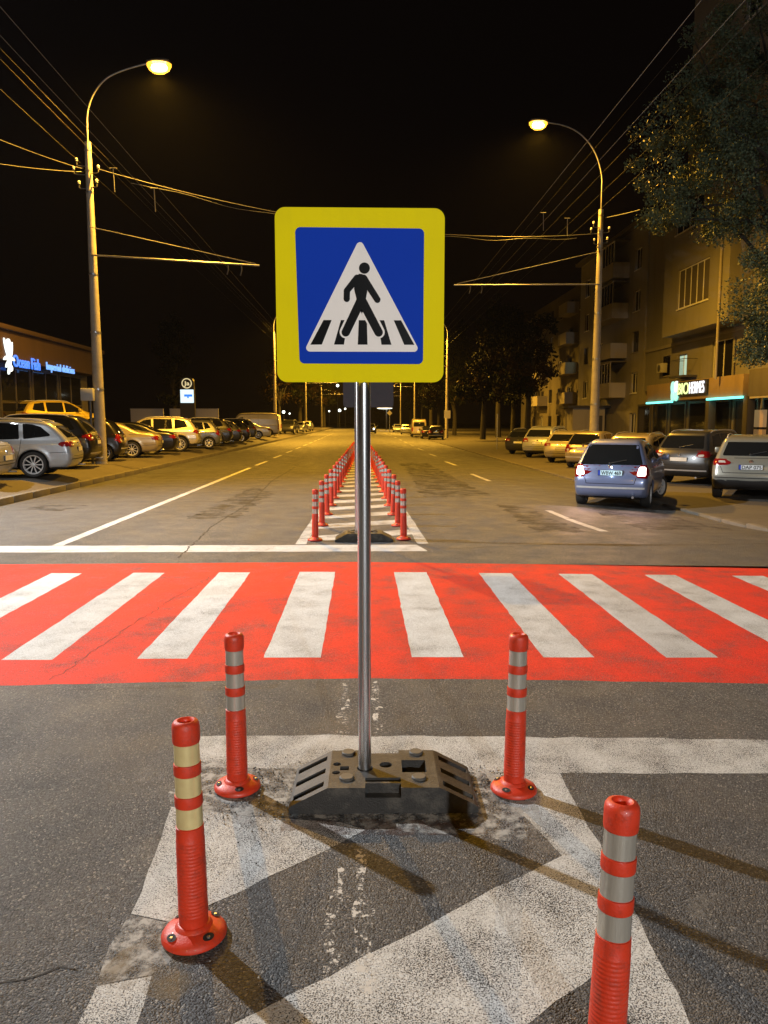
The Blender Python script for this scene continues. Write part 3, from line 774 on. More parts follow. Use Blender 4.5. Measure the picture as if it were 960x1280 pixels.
along(691, 212+68, YR, 'bright overhead wire crossing the tree on the right, second from the top', r=.017)
along(712, 279, YR, 'overhead wire crossing the tree on the right, third from the top', r=.012)
along(735, 275, YR, 'lowest overhead wire crossing the tree on the right', r=.016)
along(678, 262, YR, 'highest overhead wire on the right, passing in front of the tree', r=.012)
A = at(122, 211, YL); B = at(745, 292, YR)
mid = [A.lerp(B, i/40) for i in range(41)]
pts = [q+Vector((0, 0, -4*.85*(i/40)*(1-i/40))) for i, q in enumerate(mid)]
t = wire('thick span cable slung across the road between the two lamp posts', pts, .011, 'wire')
pts2 = [Vector(q)+Vector((0, .05, -.10-.05*math.sin(i*.9))) for i, q in enumerate(pts)]
wire('second thinner cable twisted under the span cable across the road', pts2[2:39], .007, 'wire')
E0 = at(104, 211, YL)
wire('slack bright cable running from the left pole up to the left', sag(E0, E0+(at(-70, 117, 18)-E0)*2.6, .5, 40), .008)
wire('lower bright cable running from the left pole to the left edge', sag(E0+Vector((0, 0, -.1)), E0+(at(-70, 166, 21)-E0)*2.6, .5, 40), .009)
wire('cable running from the right pole into the tree', sag(at(757, 272, YR), at(800, 262, 33), .02), .016)
# insulators and spacers on the poles belong to the lamp posts
for t, s in ((t1, 1), (t2, -1)):
    zt = (topL.z-.32) if s == 1 else (topR.z+.13)
    for k, (dx, dz) in enumerate(((-.45, -1.05), (-.35, -.78), (.35, -1.0), (.28, -1.45), (-.3, -1.5))):
        m = MB(); m.tube([(0, -.05, zt+dz), (dx*.8, -.10, zt+dz), (dx, -.12, zt+dz+.02), (dx, -.12, zt+dz+.18)], .02, 6, 0)
        m.lathe([(.0, zt+dz+.14), (.05, zt+dz+.15), (.03, zt+dz+.18), (.055, zt+dz+.20), (.03, zt+dz+.24), (.0, zt+dz+.26)], 10, 1, (dx, -.12, 0))
        m.build('insulator', ['iron', 'white_panel'], t)
for (px, py, Y) in ((142, 225, YL), (193, 250, YL), (679, 277, YR), (709, 284, YR)):
    p = at(px, py, Y); m = MB(); m.tube([(p.x, Y, p.z+.38), (p.x+.02, Y, p.z-.38)], .016, 6); m.tube([(p.x-.12, Y, p.z+.38), (p.x+.12, Y, p.z+.38)], .016, 6)
    lab = {142: 'small hanger clamp under the span cable, next to the left pole', 193: 'small hanger clamp under the span cable, further from the left pole',
           679: 'small hanger clamp on the wires left of the right pole, further out', 709: 'small hanger clamp on the wires left of the right pole, close to it'}[px]
    tag(m.build('cable_hanger', 'wire'), lab, 'hanger', 'hangers on the overhead wires')

# ------------------------------------------------------------------ cars
def poly_sdf(poly, X, Z):
    d = np.full(X.shape, 1e9); ins = np.zeros(X.shape, bool); n = len(poly)
    for i in range(n):
        x0, z0 = poly[i]; x1, z1 = poly[(i+1) % n]; ex, ez = x1-x0, z1-z0
        wx, wz = X-x0, Z-z0; t = np.clip((wx*ex+wz*ez)/(ex*ex+ez*ez+1e-12), 0, 1)
        d = np.minimum(d, (wx-ex*t)**2+(wz-ez*t)**2)
        c = ((z0 <= Z) & (z1 > Z)) | ((z1 <= Z) & (z0 > Z))
        with np.errstate(divide='ignore', invalid='ignore'):
            ins ^= c & (X < x0+(Z-z0)/(z1-z0+1e-12)*ex)
    d = np.sqrt(d); return np.where(ins, -d, d)
def smax(a, b, k):
    h = np.maximum(k-np.abs(a-b), 0)/k; return np.maximum(a, b)+h*h*k*.25
def snets(f, org, h):
    s = np.signbit(f); nx, ny, nz = f.shape
    cor = [(i, j, k) for i in (0, 1) for j in (0, 1) for k in (0, 1)]
    sl = lambda A, c: A[c[0]:nx-1+c[0], c[1]:ny-1+c[1], c[2]:nz-1+c[2]]
    cnt = sum(sl(s, c).astype(np.int8) for c in cor); msk = (cnt > 0) & (cnt < 8)
    I = np.argwhere(msk); fv = {c: sl(f, c)[msk] for c in cor}
    acc = np.zeros((len(I), 3)); num = np.zeros(len(I))
    for a in cor:
        for ax in range(3):
            if a[ax]: continue
            b = list(a); b[ax] = 1; b = tuple(b); fa, fb = fv[a], fv[b]; cr = (fa < 0) != (fb < 0)
            t = np.where(cr, fa/(fa-fb+1e-12), 0); p = np.tile(np.array(a, float), (len(I), 1)); p[:, ax] = t
            acc += p*cr[:, None]; num += cr
    P_ = (I+acc/num[:, None])*h+np.array(org)
    vid = -np.ones((nx-1, ny-1, nz-1), int); vid[msk] = np.arange(len(I)); Fs = []
    for ax in range(3):
        o1, o2 = (ax+1) % 3, (ax+2) % 3
        A = [slice(None)]*3; B = [slice(None)]*3; A[ax] = slice(0, -1); B[ax] = slice(1, None)
        ch = s[tuple(A)] != s[tuple(B)]; E_ = np.argwhere(ch)
        sh = np.array(f.shape); ok = (E_[:, o1] > 0) & (E_[:, o2] > 0) & (E_[:, o1] < sh[o1]-1) & (E_[:, o2] < sh[o2]-1); E_ = E_[ok]
        sg = s[tuple(E_.T)]
        def vv(d1, d2):
            q = E_.copy(); q[:, o1] += d1; q[:, o2] += d2; return vid[tuple(q.T)]
        q = np.stack([vv(-1, -1), vv(0, -1), vv(0, 0), vv(-1, 0)], 1); q[~sg] = q[~sg][:, ::-1]; Fs.append(q)
    g = np.gradient(f, h); idx = np.clip(np.round((P_-np.array(org))/h).astype(int), 0, np.array(f.shape)-1)
    N = np.stack([gg[tuple(idx.T)] for gg in g], 1)
    # trilinear gradient
    rel = (P_-np.array(org))/h; i0 = np.clip(np.floor(rel).astype(int), 0, np.array(f.shape)-2); fr = rel-i0; N = np.zeros_like(P_)
    for c in cor:
        w = np.prod(np.where(np.array(c), fr, 1-fr), 1); ii = tuple((i0+np.array(c)).T); N += np.stack([gg[ii] for gg in g], 1)*w[:, None]
    N /= np.linalg.norm(N, axis=1)[:, None]+1e-9
    return P_, np.concatenate(Fs), N

PROF = [(.15, .90), (.28, .955), (.45, .985), (.62, 1.0), (.80, .995), (.95, .965), (1.02, .935), (1.2, .87), (1.4, .785), (1.6, .70), (1.8, .62)]
SPECS = dict(
 hatch=dict(L=3.85, W=1.69, H=1.53, prof=[(.15, .90), (.28, .955), (.45, .985), (.62, 1.0), (.80, .995), (.95, .955), (1.02, .92), (1.2, .835), (1.4, .735), (1.55, .65), (1.7, .58)], belt=.97, wheels=(.66, 3.06), r=.295, rimr=.20, spokes=6, trim=.26,
  out=[(.28,.20),(.10,.25),(.01,.36),(-.02,.55),(.0,.68),(.045,.76),(.08,.94),(.24,1.18),(.44,1.42),(.60,1.50),(.9,1.535),(1.4,1.53),(1.95,1.48),(2.5,1.28),(3.0,1.02),(3.45,.90),(3.75,.74),(3.87,.52),(3.83,.30),(3.6,.20)],
  side=[[(1.78,1.0),(1.80,1.40),(2.15,1.36),(2.50,1.20),(2.78,1.01)],[(.92,1.03),(1.0,1.41),(1.70,1.415),(1.69,1.0)],[(.55,1.12),(.74,1.37),(.93,1.40),(.86,1.04)]],
  rear=[(-.68,.98),(.68,.98),(.54,1.42),(-.54,1.42)], front=[(-.62,1.06),(.62,1.06),(.52,1.40),(-.52,1.40)],
  tail_r=[(.56,.71),(.80,.68),(.78,.99),(.63,.99)], tail_s=[(.06,.72),(.30,.76),(.20,.99),(.09,.98)],
  head=[(.45,.66),(.78,.68),(.76,.84),(.5,.80)], plate=.80, handles=[(1.25,.93),(2.1,.92)], mirror=(2.62,1.03), rails=False,
  lines=[[(.9,.35),(.78,.55),(.86,.98)],[(1.73,.30),(1.74,1.0)],[(2.75,.3),(2.82,.75),(2.75,1.0)],[(.9,.33),(2.75,.3)]],
  rlines=[[(-.52,.56),(.52,.56)],[(-.52,.56),(-.56,.70)],[(.52,.56),(.56,.70)]]),
 estate=dict(L=4.80, W=1.85, H=1.50, belt=.96, wheels=(1.02, 3.87), r=.335, rimr=.245, spokes=10, trim=.27,
  out=[(.35,.20),(.14,.26),(.03,.38),(-.01,.55),(.02,.70),(.07,.90),(.20,1.06),(.46,1.32),(.62,1.42),(.95,1.47),(1.7,1.51),(2.4,1.49),(2.9,1.38),(3.4,1.12),(3.72,.99),(4.3,.89),(4.65,.74),(4.82,.52),(4.75,.30),(4.5,.20)],
  side=[[(2.33,.98),(2.36,1.405),(2.72,1.34),(3.10,1.17),(3.33,1.0)],[(1.33,1.0),(1.36,1.41),(2.24,1.415),(2.22,.98)],[(.55,1.08),(.82,1.31),(1.02,1.375),(1.26,1.40),(1.23,1.0)]],
  rear=[(-.66,1.03),(.66,1.03),(.55,1.34),(-.55,1.34)], front=[(-.66,1.05),(.66,1.05),(.55,1.38),(-.55,1.38)],
  tail_r=[(.52,.80),(.86,.80),(.82,.93),(.54,.90)], tail_s=[(.07,.80),(.30,.80),(.42,.86),(.32,.92),(.10,.94)],
  head=[(.5,.66),(.84,.68),(.8,.82),(.55,.78)], plate=.72, handles=[(1.65,.92),(2.68,.91)], mirror=(3.12,1.02), rails=True,
  lines=[[(1.32,.72),(1.28,1.0)],[(1.44,.33),(1.36,.6),(1.32,.72)],[(2.28,.30),(2.27,1.0)],[(3.36,.3),(3.42,.8),(3.32,1.0)],[(1.44,.31),(3.36,.3)],[(.1,.66),(.62,.64)]],
  rlines=[[(-.7,.55),(.7,.55)],[(-.52,.98),(.52,.98)]]),
 sedan=dict(L=4.82, W=1.82, H=1.44, belt=.93, wheels=(1.10, 3.95), r=.325, rimr=.235, spokes=9, trim=.25,
  out=[(.40,.20),(.14,.25),(.03,.38),(-.01,.58),(.03,.78),(.10,.93),(.30,.99),(.75,1.03),(1.0,1.10),(1.35,1.29),(1.75,1.41),(2.3,1.44),(2.8,1.38),(3.3,1.12),(3.62,.96),(4.2,.87),(4.62,.72),(4.83,.50),(4.75,.28),(4.5,.20)],
  side=[[(2.33,.96),(2.36,1.345),(2.68,1.29),(3.02,1.12),(3.22,.97)],[(1.36,.98),(1.58,1.22),(1.86,1.33),(2.25,1.35),(2.22,.96)]],
  rear=[(-.60,1.10),(.60,1.10),(.50,1.33),(-.50,1.33)], front=[(-.66,1.0),(.66,1.0),(.54,1.33),(-.54,1.33)],
  tail_r=[(.48,.70),(.84,.70),(.82,.86),(.62,.86)], tail_s=[(.06,.70),(.28,.72),(.36,.82),(.12,.90)],
  head=[(.5,.62),(.84,.64),(.8,.78),(.55,.74)], plate=.62, handles=[(1.72,.86),(2.68,.85)], mirror=(3.0,.98), rails=False,
  lines=[[(1.55,.33),(1.48,.6),(1.34,.97)],[(2.28,.30),(2.27,.96)],[(3.24,.3),(3.30,.8),(3.20,.97)],[(1.55,.31),(3.24,.3)],[(.1,.52),(.70,.50)],[(.42,.985),(1.2,.93)]],
  rlines=[[(-.7,.54),(.7,.54)],[(-.48,.9),(.48,.9)]]),
 suv=dict(L=4.66, W=1.87, H=1.68, belt=1.06, wheels=(.95, 3.72), r=.36, rimr=.25, spokes=10, trim=.40,
  out=[(.36,.24),(.14,.32),(.02,.46),(-.02,.62),(.01,.80),(.06,1.0),(.17,1.18),(.38,1.46),(.52,1.59),(.9,1.655),(1.7,1.69),(2.4,1.66),(2.9,1.50),(3.3,1.22),(3.55,1.10),(4.15,1.02),(4.5,.88),(4.67,.62),(4.62,.36),(4.4,.24)],
  side=[[(2.25,1.09),(2.28,1.57),(2.62,1.51),(2.98,1.30),(3.18,1.11)],[(1.28,1.10),(1.31,1.575),(2.18,1.58),(2.16,1.09)],[(.55,1.20),(.72,1.50),(1.2,1.57),(1.17,1.11)]],
  rear=[(-.68,1.13),(.68,1.13),(.57,1.50),(-.57,1.50)], front=[(-.68,1.16),(.68,1.16),(.57,1.55),(-.57,1.55)],
  tail_r=[(.50,.88),(.88,.86),(.84,1.06),(.56,1.02)], tail_s=[(.07,.88),(.30,.92),(.36,1.0),(.12,1.08)],
  head=[(.5,.78),(.86,.80),(.82,.94),(.55,.90)], plate=.80, handles=[(1.6,1.0),(2.58,.99)], mirror=(2.98,1.14), rails=True,
  lines=[[(1.40,.42),(1.30,.75),(1.26,1.1)],[(2.21,.40),(2.21,1.09)],[(3.2,.4),(3.26,.9),(3.16,1.1)],[(1.40,.42),(3.2,.4)],[(.1,.62),(.52,.62)]],
  rlines=[[(-.7,.62),(.7,.62)],[(-.5,1.08),(.5,1.08)]]),
 crossover=dict(L=4.38, W=1.82, H=1.60, belt=1.03, wheels=(.86, 3.50), r=.345, rimr=.235, spokes=5, trim=.50,
  out=[(.34,.24),(.12,.32),(.0,.44),(-.03,.60),(.02,.74),(.05,.92),(.16,1.06),(.40,1.34),(.52,1.50),(.85,1.57),(1.6,1.61),(2.3,1.57),(2.75,1.42),(3.15,1.16),(3.4,1.06),(3.95,.97),(4.25,.82),(4.4,.58),(4.35,.36),(4.1,.24)],
  side=[[(2.12,1.05),(2.15,1.48),(2.48,1.42),(2.85,1.20),(3.02,1.07)],[(1.2,1.07),(1.24,1.49),(2.05,1.495),(2.03,1.05)],[(.56,1.16),(.74,1.41),(1.12,1.48),(1.1,1.08)]],
  rear=[(-.66,1.10),(.66,1.10),(.56,1.43),(-.56,1.43)], front=[(-.66,1.12),(.66,1.12),(.56,1.46),(-.56,1.46)],
  tail_r=[(.40,.93),(.52,.88),(.86,.86),(.84,1.03),(.60,1.02)], tail_s=[(.06,.88),(.30,.92),(.36,1.0),(.12,1.05)],
  head=[(.5,.74),(.84,.76),(.8,.9),(.55,.86)], plate=.83, handles=[(1.52,.97),(2.45,.96)], mirror=(2.82,1.1), rails=True,
  lines=[[(1.30,.5),(1.22,.75),(1.18,1.07)],[(2.08,.45),(2.08,1.05)],[(3.0,.45),(3.06,.9),(2.98,1.07)]],
  rlines=[[(-.62,.69),(.62,.69)],[(-.62,.69),(-.68,.84)],[(.62,.69),(.68,.84)],[(-.38,1.045),(.38,1.045)]]),
 van=dict(L=5.3, W=1.98, H=2.25, belt=1.2, wheels=(1.05, 4.25), r=.345, rimr=.22, spokes=6, trim=.40,
  prof=[(.15, .92), (.4, .98), (.7, 1.0), (1.2, .99), (1.7, .96), (2.1, .90), (2.4, .84)],
  out=[(.3,.24),(.04,.30),(-.02,.5),(.0,1.2),(.05,1.9),(.14,2.15),(.4,2.24),(1.5,2.27),(3.4,2.26),(3.85,2.15),(4.2,1.75),(4.5,1.32),(4.9,1.16),(5.2,.95),(5.32,.6),(5.25,.32),(5.0,.24)],
  side=[[(3.35,1.25),(3.38,1.85),(3.85,1.80),(4.25,1.27)]],
  rear=[(-.72,1.3),(.72,1.3),(.66,1.85),(-.66,1.85)], front=[(-.75,1.35),(.75,1.35),(.68,1.95),(-.68,1.95)],
  tail_r=[(.78,.7),(.94,.7),(.92,1.2),(.78,1.2)], tail_s=[(.04,.7),(.12,.7),(.12,1.2),(.05,1.2)],
  head=[(.6,.78),(.9,.8),(.86,1.0),(.62,.95)], plate=.62, handles=[(3.2,1.08)], mirror=(4.2,1.35), rails=False,
  lines=[[(3.25,.4),(3.25,1.9)],[(2.0,.4),(2.0,2.0)],[(2.0,1.15),(3.25,1.15)]], rlines=[[(0,.5),(0,2.0)]]),
)
def chain(pts, mx=.07):
    out = []
    for a, b in zip(pts, pts[1:]):
        a, b = Vector(a), Vector(b); n = max(1, int((b-a).length/mx+.5))
        out += [tuple(a.lerp(b, i/n)) for i in range(n)]
    return out+[tuple(pts[-1])]
def make_wheel(parent, x, y, r, rimr, spokes, side, W=.21):
    e = bpy.data.objects.new('wheel', None); COL.objects.link(e); e.parent = parent; e.location = (x, y, r); e.empty_display_size = .1
    if side < 0: e.rotation_euler = (0, 0, math.pi)
    t = MB(); w = W/2
    t.lathe([(rimr-.01, -w), (r-.03, -w), (r-.008, -w*.8), (r, -w*.45), (r, w*.45), (r-.008, w*.8), (r-.03, w), (rimr+.012, w*.96), (rimr-.01, w*.80)], 32, 0, (0, 0, 0), 'y', True); t.build('tyre', 'tyre', e)
    m = MB(); d = w*.9
    m.lathe([(rimr-.035, -w), (rimr-.03, d*.62), (rimr-.012, d), (rimr+.004, d), (rimr+.004, -w)], 32, 0, (0, 0, 0), 'y', True)
    m.lathe([(0, d*.2), (rimr-.02, d*.2)], 24, 1, (0, 0, 0), 'y')
    m.lathe([(.055, d*.3), (.052, d*.86), (.03, d*.95), (0, d*.95)], 16, 0, (0, 0, 0), 'y')
    for k in range(spokes):
        a = 2*math.pi*k/spokes; ca, sa = math.cos(a), math.sin(a); w0, w1 = .012, .013 if spokes > 7 else .026
        pts = [(.03, -w0), (rimr-.012, -w1), (rimr-.012, w1), (.03, w0)]
        m.prism(pts, d*.45, d*.80, 0, lambda p, q, dd: (p*ca-q*sa, dd, p*sa+q*ca))
    m.build('rim', ['rim', 'gap'], e); return e
PAINTS = {}
def make_car(kind, label, cat, paint, group, reverse=False, plate=None, h=.032):
    S = SPECS[kind]; L, W, H = S['L'], S['W'], S['H']; prof = S.get('prof', PROF)
    xs = np.arange(-.14, L+.14, h); ys = np.arange(-W/2-.12, W/2+.12+h, h); zs = np.arange(.08, H+.12, h)
    poly = chaikin(S['out'], 2); XX, ZZ = np.meshgrid(xs, zs, indexing='ij'); S2 = poly_sdf(poly, XX, ZZ)
    c = .10*(2*np.abs(ys)/W)**2.6
    xq = xs[:, None]-c[None, :]*(1-2*np.clip(xs/L, 0, 1))[:, None]
    ii = (xq-xs[0])/h; i0 = np.clip(np.floor(ii).astype(int), 0, len(xs)-2); fr = np.clip(ii-i0, 0, 1)
    F2 = S2[i0]*(1-fr)[..., None]+S2[i0+1]*fr[..., None]
    hz = np.interp(zs, [p[0] for p in prof], [p[1] for p in prof])*W/2
    plan = 1-.055*np.abs(2*xs/L-1)**4
    wl = np.zeros((len(xs), len(zs)))
    for xw in S['wheels']: wl += .016*np.exp(-((np.sqrt((XX-xw)**2+(ZZ-S['r'])**2)-S['r']-.05)/.07)**2)
    crease = .010*np.exp(-((zs-(S['belt']-.10))/.035)**2)
    HW = hz[None, :]*plan[:, None]+wl+crease[None, :]
    G = (np.abs(ys)[None, :, None]-HW[:, None, :])*.93
    f = smax(F2, G, .11)
    for xw in S['wheels']:
        cy = np.sqrt((XX-xw)**2+(ZZ-S['r'])**2)-(S['r']+.045)
        cut = np.maximum(cy[:, None, :], (W/2-.30-np.abs(ys))[None, :, None]); f = np.maximum(f, -cut)
    V, Q, N = snets(f, (xs[0], ys[0], zs[0]), h)
    bvh = BVHTree.FromPolygons([tuple(v) for v in V], [tuple(q) for q in Q])
    def cast(a, b, mode):
        if mode in ('L', 'R'):
            s = 1 if mode == 'L' else -1; o, d = Vector((a, 3*s, b)), Vector((0, -s, 0))
        elif mode == 'rear': o, d = Vector((-3, a, b)), Vector((1, 0, 0))
        elif mode == 'front': o, d = Vector((L+3, a, b)), Vector((-1, 0, 0))
        else: o, d = Vector((a, b, 4)), Vector((0, 0, -1))
        hit = bvh.ray_cast(o, d)
        return (hit[0] if hit[0] is not None else None), d
    def patch(mb, poly, mode, m=0, off=.006, rr=.03):
        try: poly = rpoly(poly, rr, 4)
        except Exception: pass
        ring = chain(list(poly)+[poly[0]], .07)[:-1]; k = len(ring)
        cx = sum(p[0] for p in ring)/k; cz = sum(p[1] for p in ring)/k; vs = []; last = None; dd = None
        for t in (1.0, .86, .68, .46, .22):
            for a, b in ring:
                hp, dd = cast(cx+(a-cx)*t, cz+(b-cz)*t, mode)
                if hp is None: hp = last+dd*off if last is not None else Vector((cx, 0, cz))
                last = hp-dd*off; vs.append(last)
        hp, dd = cast(cx, cz, mode); vs.append((hp if hp is not None else last)-dd*off)
        sk = [vs[i]+dd*(off+.006) for i in range(k)]; b0_ = len(vs); vs += sk
        fs = [(r*k+i, r*k+(i+1) % k, (r+1)*k+(i+1) % k, (r+1)*k+i) for r in range(4) for i in range(k)]
        fs += [(4*k+i, 4*k+(i+1) % k, 5*k) for i in range(k)]+[(i, b0_+i, b0_+(i+1) % k, (i+1) % k) for i in range(k)]
        mb.add(vs, fs, m)
    def strip_on(mb, pts, mode, w=.006, m=2, off=.003):
        p = [Vector(q) for q in chain(pts, .06)]; vs = []
        for i, q in enumerate(p):
            d = (p[min(i+1, len(p)-1)]-p[max(0, i-1)]).normalized(); n = Vector((-d.y, d.x))
            for s in (1, -1):
                hp, dd = cast(q.x+n.x*w*s, q.y+n.y*w*s, mode)
                if hp is None: hp = vs[-1] if vs else Vector((0, 0, 0))
                else: hp = hp-dd*off
                vs.append(hp)
        mb.add(vs, [(2*i, 2*i+1, 2*i+3, 2*i+2) for i in range(len(p)-1)], m)
    root = thing(kind_name[kind], label, cat, (0, 0, 0), 0, group)
    me = bpy.data.meshes.new('body'); nb = len(V); gm = MB()
    for md in ('L', 'R'):
        for ln in S['lines']: strip_on(gm, ln, md)
    for ln in S['rlines']: strip_on(gm, ln, 'rear')
    me.from_pydata([tuple(v) for v in V]+gm.v, [], [tuple(q) for q in Q]+[tuple(i+nb for i in q) for q in gm.f])
    cen = V[Q].mean(1); mi = np.zeros(len(Q), int); mi[cen[:, 2] < S['trim']] = 1
    nq = N[Q].mean(1)
    for xw in S['wheels']:
        dd = np.sqrt((cen[:, 0]-xw)**2+(cen[:, 2]-S['r'])**2); mi[(dd < S['r']+.055) & (np.abs(cen[:, 1]) < W/2-.05)] = 2
        if S['trim'] > .38: mi[(dd < S['r']+.12) & (mi == 0)] = 1
    me.materials.append(paint); me.materials.append(MT['trim']); me.materials.append(MT['gap'])
    me.polygons.foreach_set('material_index', list(mi)+gm.m); me.polygons.foreach_set('use_smooth', [True]*len(me.polygons))
    me.update(); me.normals_split_custom_set_from_vertices([tuple(n) for n in N]+[(0, 0, 0)]*len(gm.v))
    link('body', me, root)
    for md in ('L', 'R'):
        for pl_ in S['side']: m = MB(); patch(m, pl_, md); m.build('side_window', 'glass', root, 60)
    m = MB(); patch(m, S['rear'], 'rear'); rw = m.build('rear_window', 'glass', root, 60)
    m = MB(); patch(m, S['front'], 'front', off=.012); m.build('windscreen', 'glass', root, 60)
    for s in (1, -1):
        m = MB(); patch(m, [(s*a, b) for a, b in S['tail_r']][::s], 'rear', 0, .010); patch(m, S['tail_s'], 'L' if s > 0 else 'R', 0, .008)
        if reverse: patch(m, [(s*a, b) for a, b in ((.57, .745), (.755, .745), (.745, .94), (.62, .94))][::s], 'rear', 1, .016)
        else: patch(m, [(s*(a*.55+.27), b*.35+.65*S['tail_r'][0][1]+.02) for a, b in S['tail_r']][::s], 'rear', 2, .014)
        m.build('taillight', ['tail', 'reverse', 'lens'], root, 60)
        m = MB(); patch(m, [(s*a, b) for a, b in S['head']][::s], 'front', 0, .012); m.build('headlight', 'lens', root, 60)
        mx, mz = S['mirror']; hp, dd = cast(mx, mz, 'L'); hy = hp.y if hp else W/2-.1
        m = MB(); m.box((mx-.10, hy+.06, mz-.03), (mx+.02, hy+.24, mz+.13), 0, .035); m.box((mx-.06, hy-.04, mz-.01), (mx-.02, hy+.1, mz+.03), 0, .01)
        if s < 0: m.v = [(a, -b, c_) for a, b, c_ in m.v]
        m.build('mirror', paint if kind not in ('van',) else 'trim', root)
        for hx, hzz in S['handles']:
            hp, dd = cast(hx, hzz, 'L')
            if hp:
                m = MB(); m.box((hx-.09, hp.y+.004, hzz-.012), (hx+.09, hp.y+.035, hzz+.016), 0, .010)
                if s < 0: m.v = [(a, -b, c_) for a, b, c_ in m.v]
                m.build('door_handle', paint, root)
        if S['rails']:
            pts = []
            for i in range(13):
                x = .75+(L*.40)*i/12; hp, dd = cast(x, W/2*.66, 'top')
                if hp: pts.append((x, s*W/2*.66, hp.z+(.035 if 0 < i < 12 else .0)))
            m = MB(); m.tube(pts, .016, 8); m.build('roof_rail', 'rim', root)
    hp, dd = cast(0, S['plate'], 'rear'); px = hp.x-.016
    m = MB(); m.box((px-.008, -.27, S['plate']-.062), (px+.03, .27, S['plate']+.062), 1, .006)
    m.box((px-.011, -.26, S['plate']-.055), (px-.0085, .26, S['plate']+.055), 0)
    pm = 'plate_lit' if plate and plate[1] else 'plate'
    if plate: m.box((px-.013, .215, S['plate']-.055), (px-.0115, .26, S['plate']+.055), 2)
    npz = m.build('number_plate', [pm, 'trim', 'plate_blue'], root, 0)
    if plate:
        text_obj('plate_lettering', plate[0], .115, .001, 'ink', (px-.0125, .195, S['plate']-.040), (0, -1, 0), (0, 0, 1), npz, width=.43, bold=.002)
    hp, dd = cast(0, S['plate']+.125, 'rear')
    m = MB(); m.lathe([(0, -.004), (.045, -.003), (.05, .002), (.05, .02)], 16, 0, (hp.x-.006, 0, S['plate']+.125), 'x'); m.build('badge', 'badge', root)
    if kind in ('hatch', 'estate', 'suv', 'crossover'):
        z0 = S['rear'][0][1]+.03; pts = []
        for i in range(7):
            a = .03-.36*i/6; hp, dd = cast(a, z0+.10*math.sin(i/6*.9), 'rear'); pts.append(hp+Vector((-.022, 0, 0)))
        m = MB(); m.tube(pts, .010, 6); m.lathe([(0, -.035), (.022, -.03), (.026, .01)], 10, 0, pts[0], 'x'); m.build('wiper', 'trim', root)
    for xw in S['wheels']:
        for s in (1, -1): make_wheel(root, xw, s*(W/2-.125), S['r'], S['rimr'], S['spokes'], s)
    # valance strip over the rear bumper
    m = MB(); zz = .50 if kind != 'crossover' else .60
    strip_on(m, [(-W*.44, zz-.03), (W*.44, zz-.03)], 'rear', .022 if kind in ('hatch', 'suv') else .010, 0, .008); m.build('bumper_strip', 'rim' if kind in ('hatch', 'suv') else 'trim', root, 60)
    m = MB(); m.tube([(-.02, -W*.30, .27), (.5, -W*.30, .27)], .028, 10); m.build('exhaust_pipe', 'galv', root)
    return root
kind_name = dict(hatch='hatchback_car', estate='estate_car', sedan='saloon_car', suv='off_road_car', crossover='crossover_car', van='delivery_van')
PC = {k: paintcol('car_paint_'+k, v) for k, v in dict(silver=(.38, .40, .42), blue=(.20, .24, .40), grey=(.27, .28, .25), dark=(.012, .013, .015), black=(.003, .003, .0035),
      beige=(.46, .42, .33), yellow=(.62, .46, .05), white=(.66, .65, .62), mid=(.10, .105, .11), green=(.03, .035, .03), champagne=(.40, .34, .22), graphite=(.045, .047, .05)).items()}
GL, GR = 'cars parked along the left kerb', 'cars parked along the right kerb'
PROTO = {}
def car(kind, label, paint, px, py, Y, head, group, z=None, cat=None, plate=None, reverse=False, xoff=0):
    """px: picture column of the middle of the tail at distance Y; head: heading in degrees clockwise from the road direction."""
    x = at(px, py, Y).x
    cat = cat or ('van' if kind == 'van' else 'car')
    key = (kind, bool(plate), reverse)
    if plate or reverse or kind not in PROTO:
        o = make_car(kind, label, cat, PC[paint], group, reverse, plate)
        if not plate and not reverse: PROTO[kind] = o
        index_children()
    else:
        o = dup(PROTO[kind]); o['label'] = label; o['group'] = group; index_children()
    for c in kids(o):
        if c.name.split('.')[0] in ('body', 'mirror', 'door_handle') and c.data.materials:
            if c.name.startswith('mirror') and kind == 'van': continue
            c.material_slots[0].link = 'OBJECT'; c.material_slots[0].material = PC[paint]
    if z is None: z = .325 if x < 0 else (HT_(x, Y) if x < KR else HT_(x, Y)+.06)
    o.location = (x, Y, z); o.rotation_euler = (0, 0, R(90-head)); return o
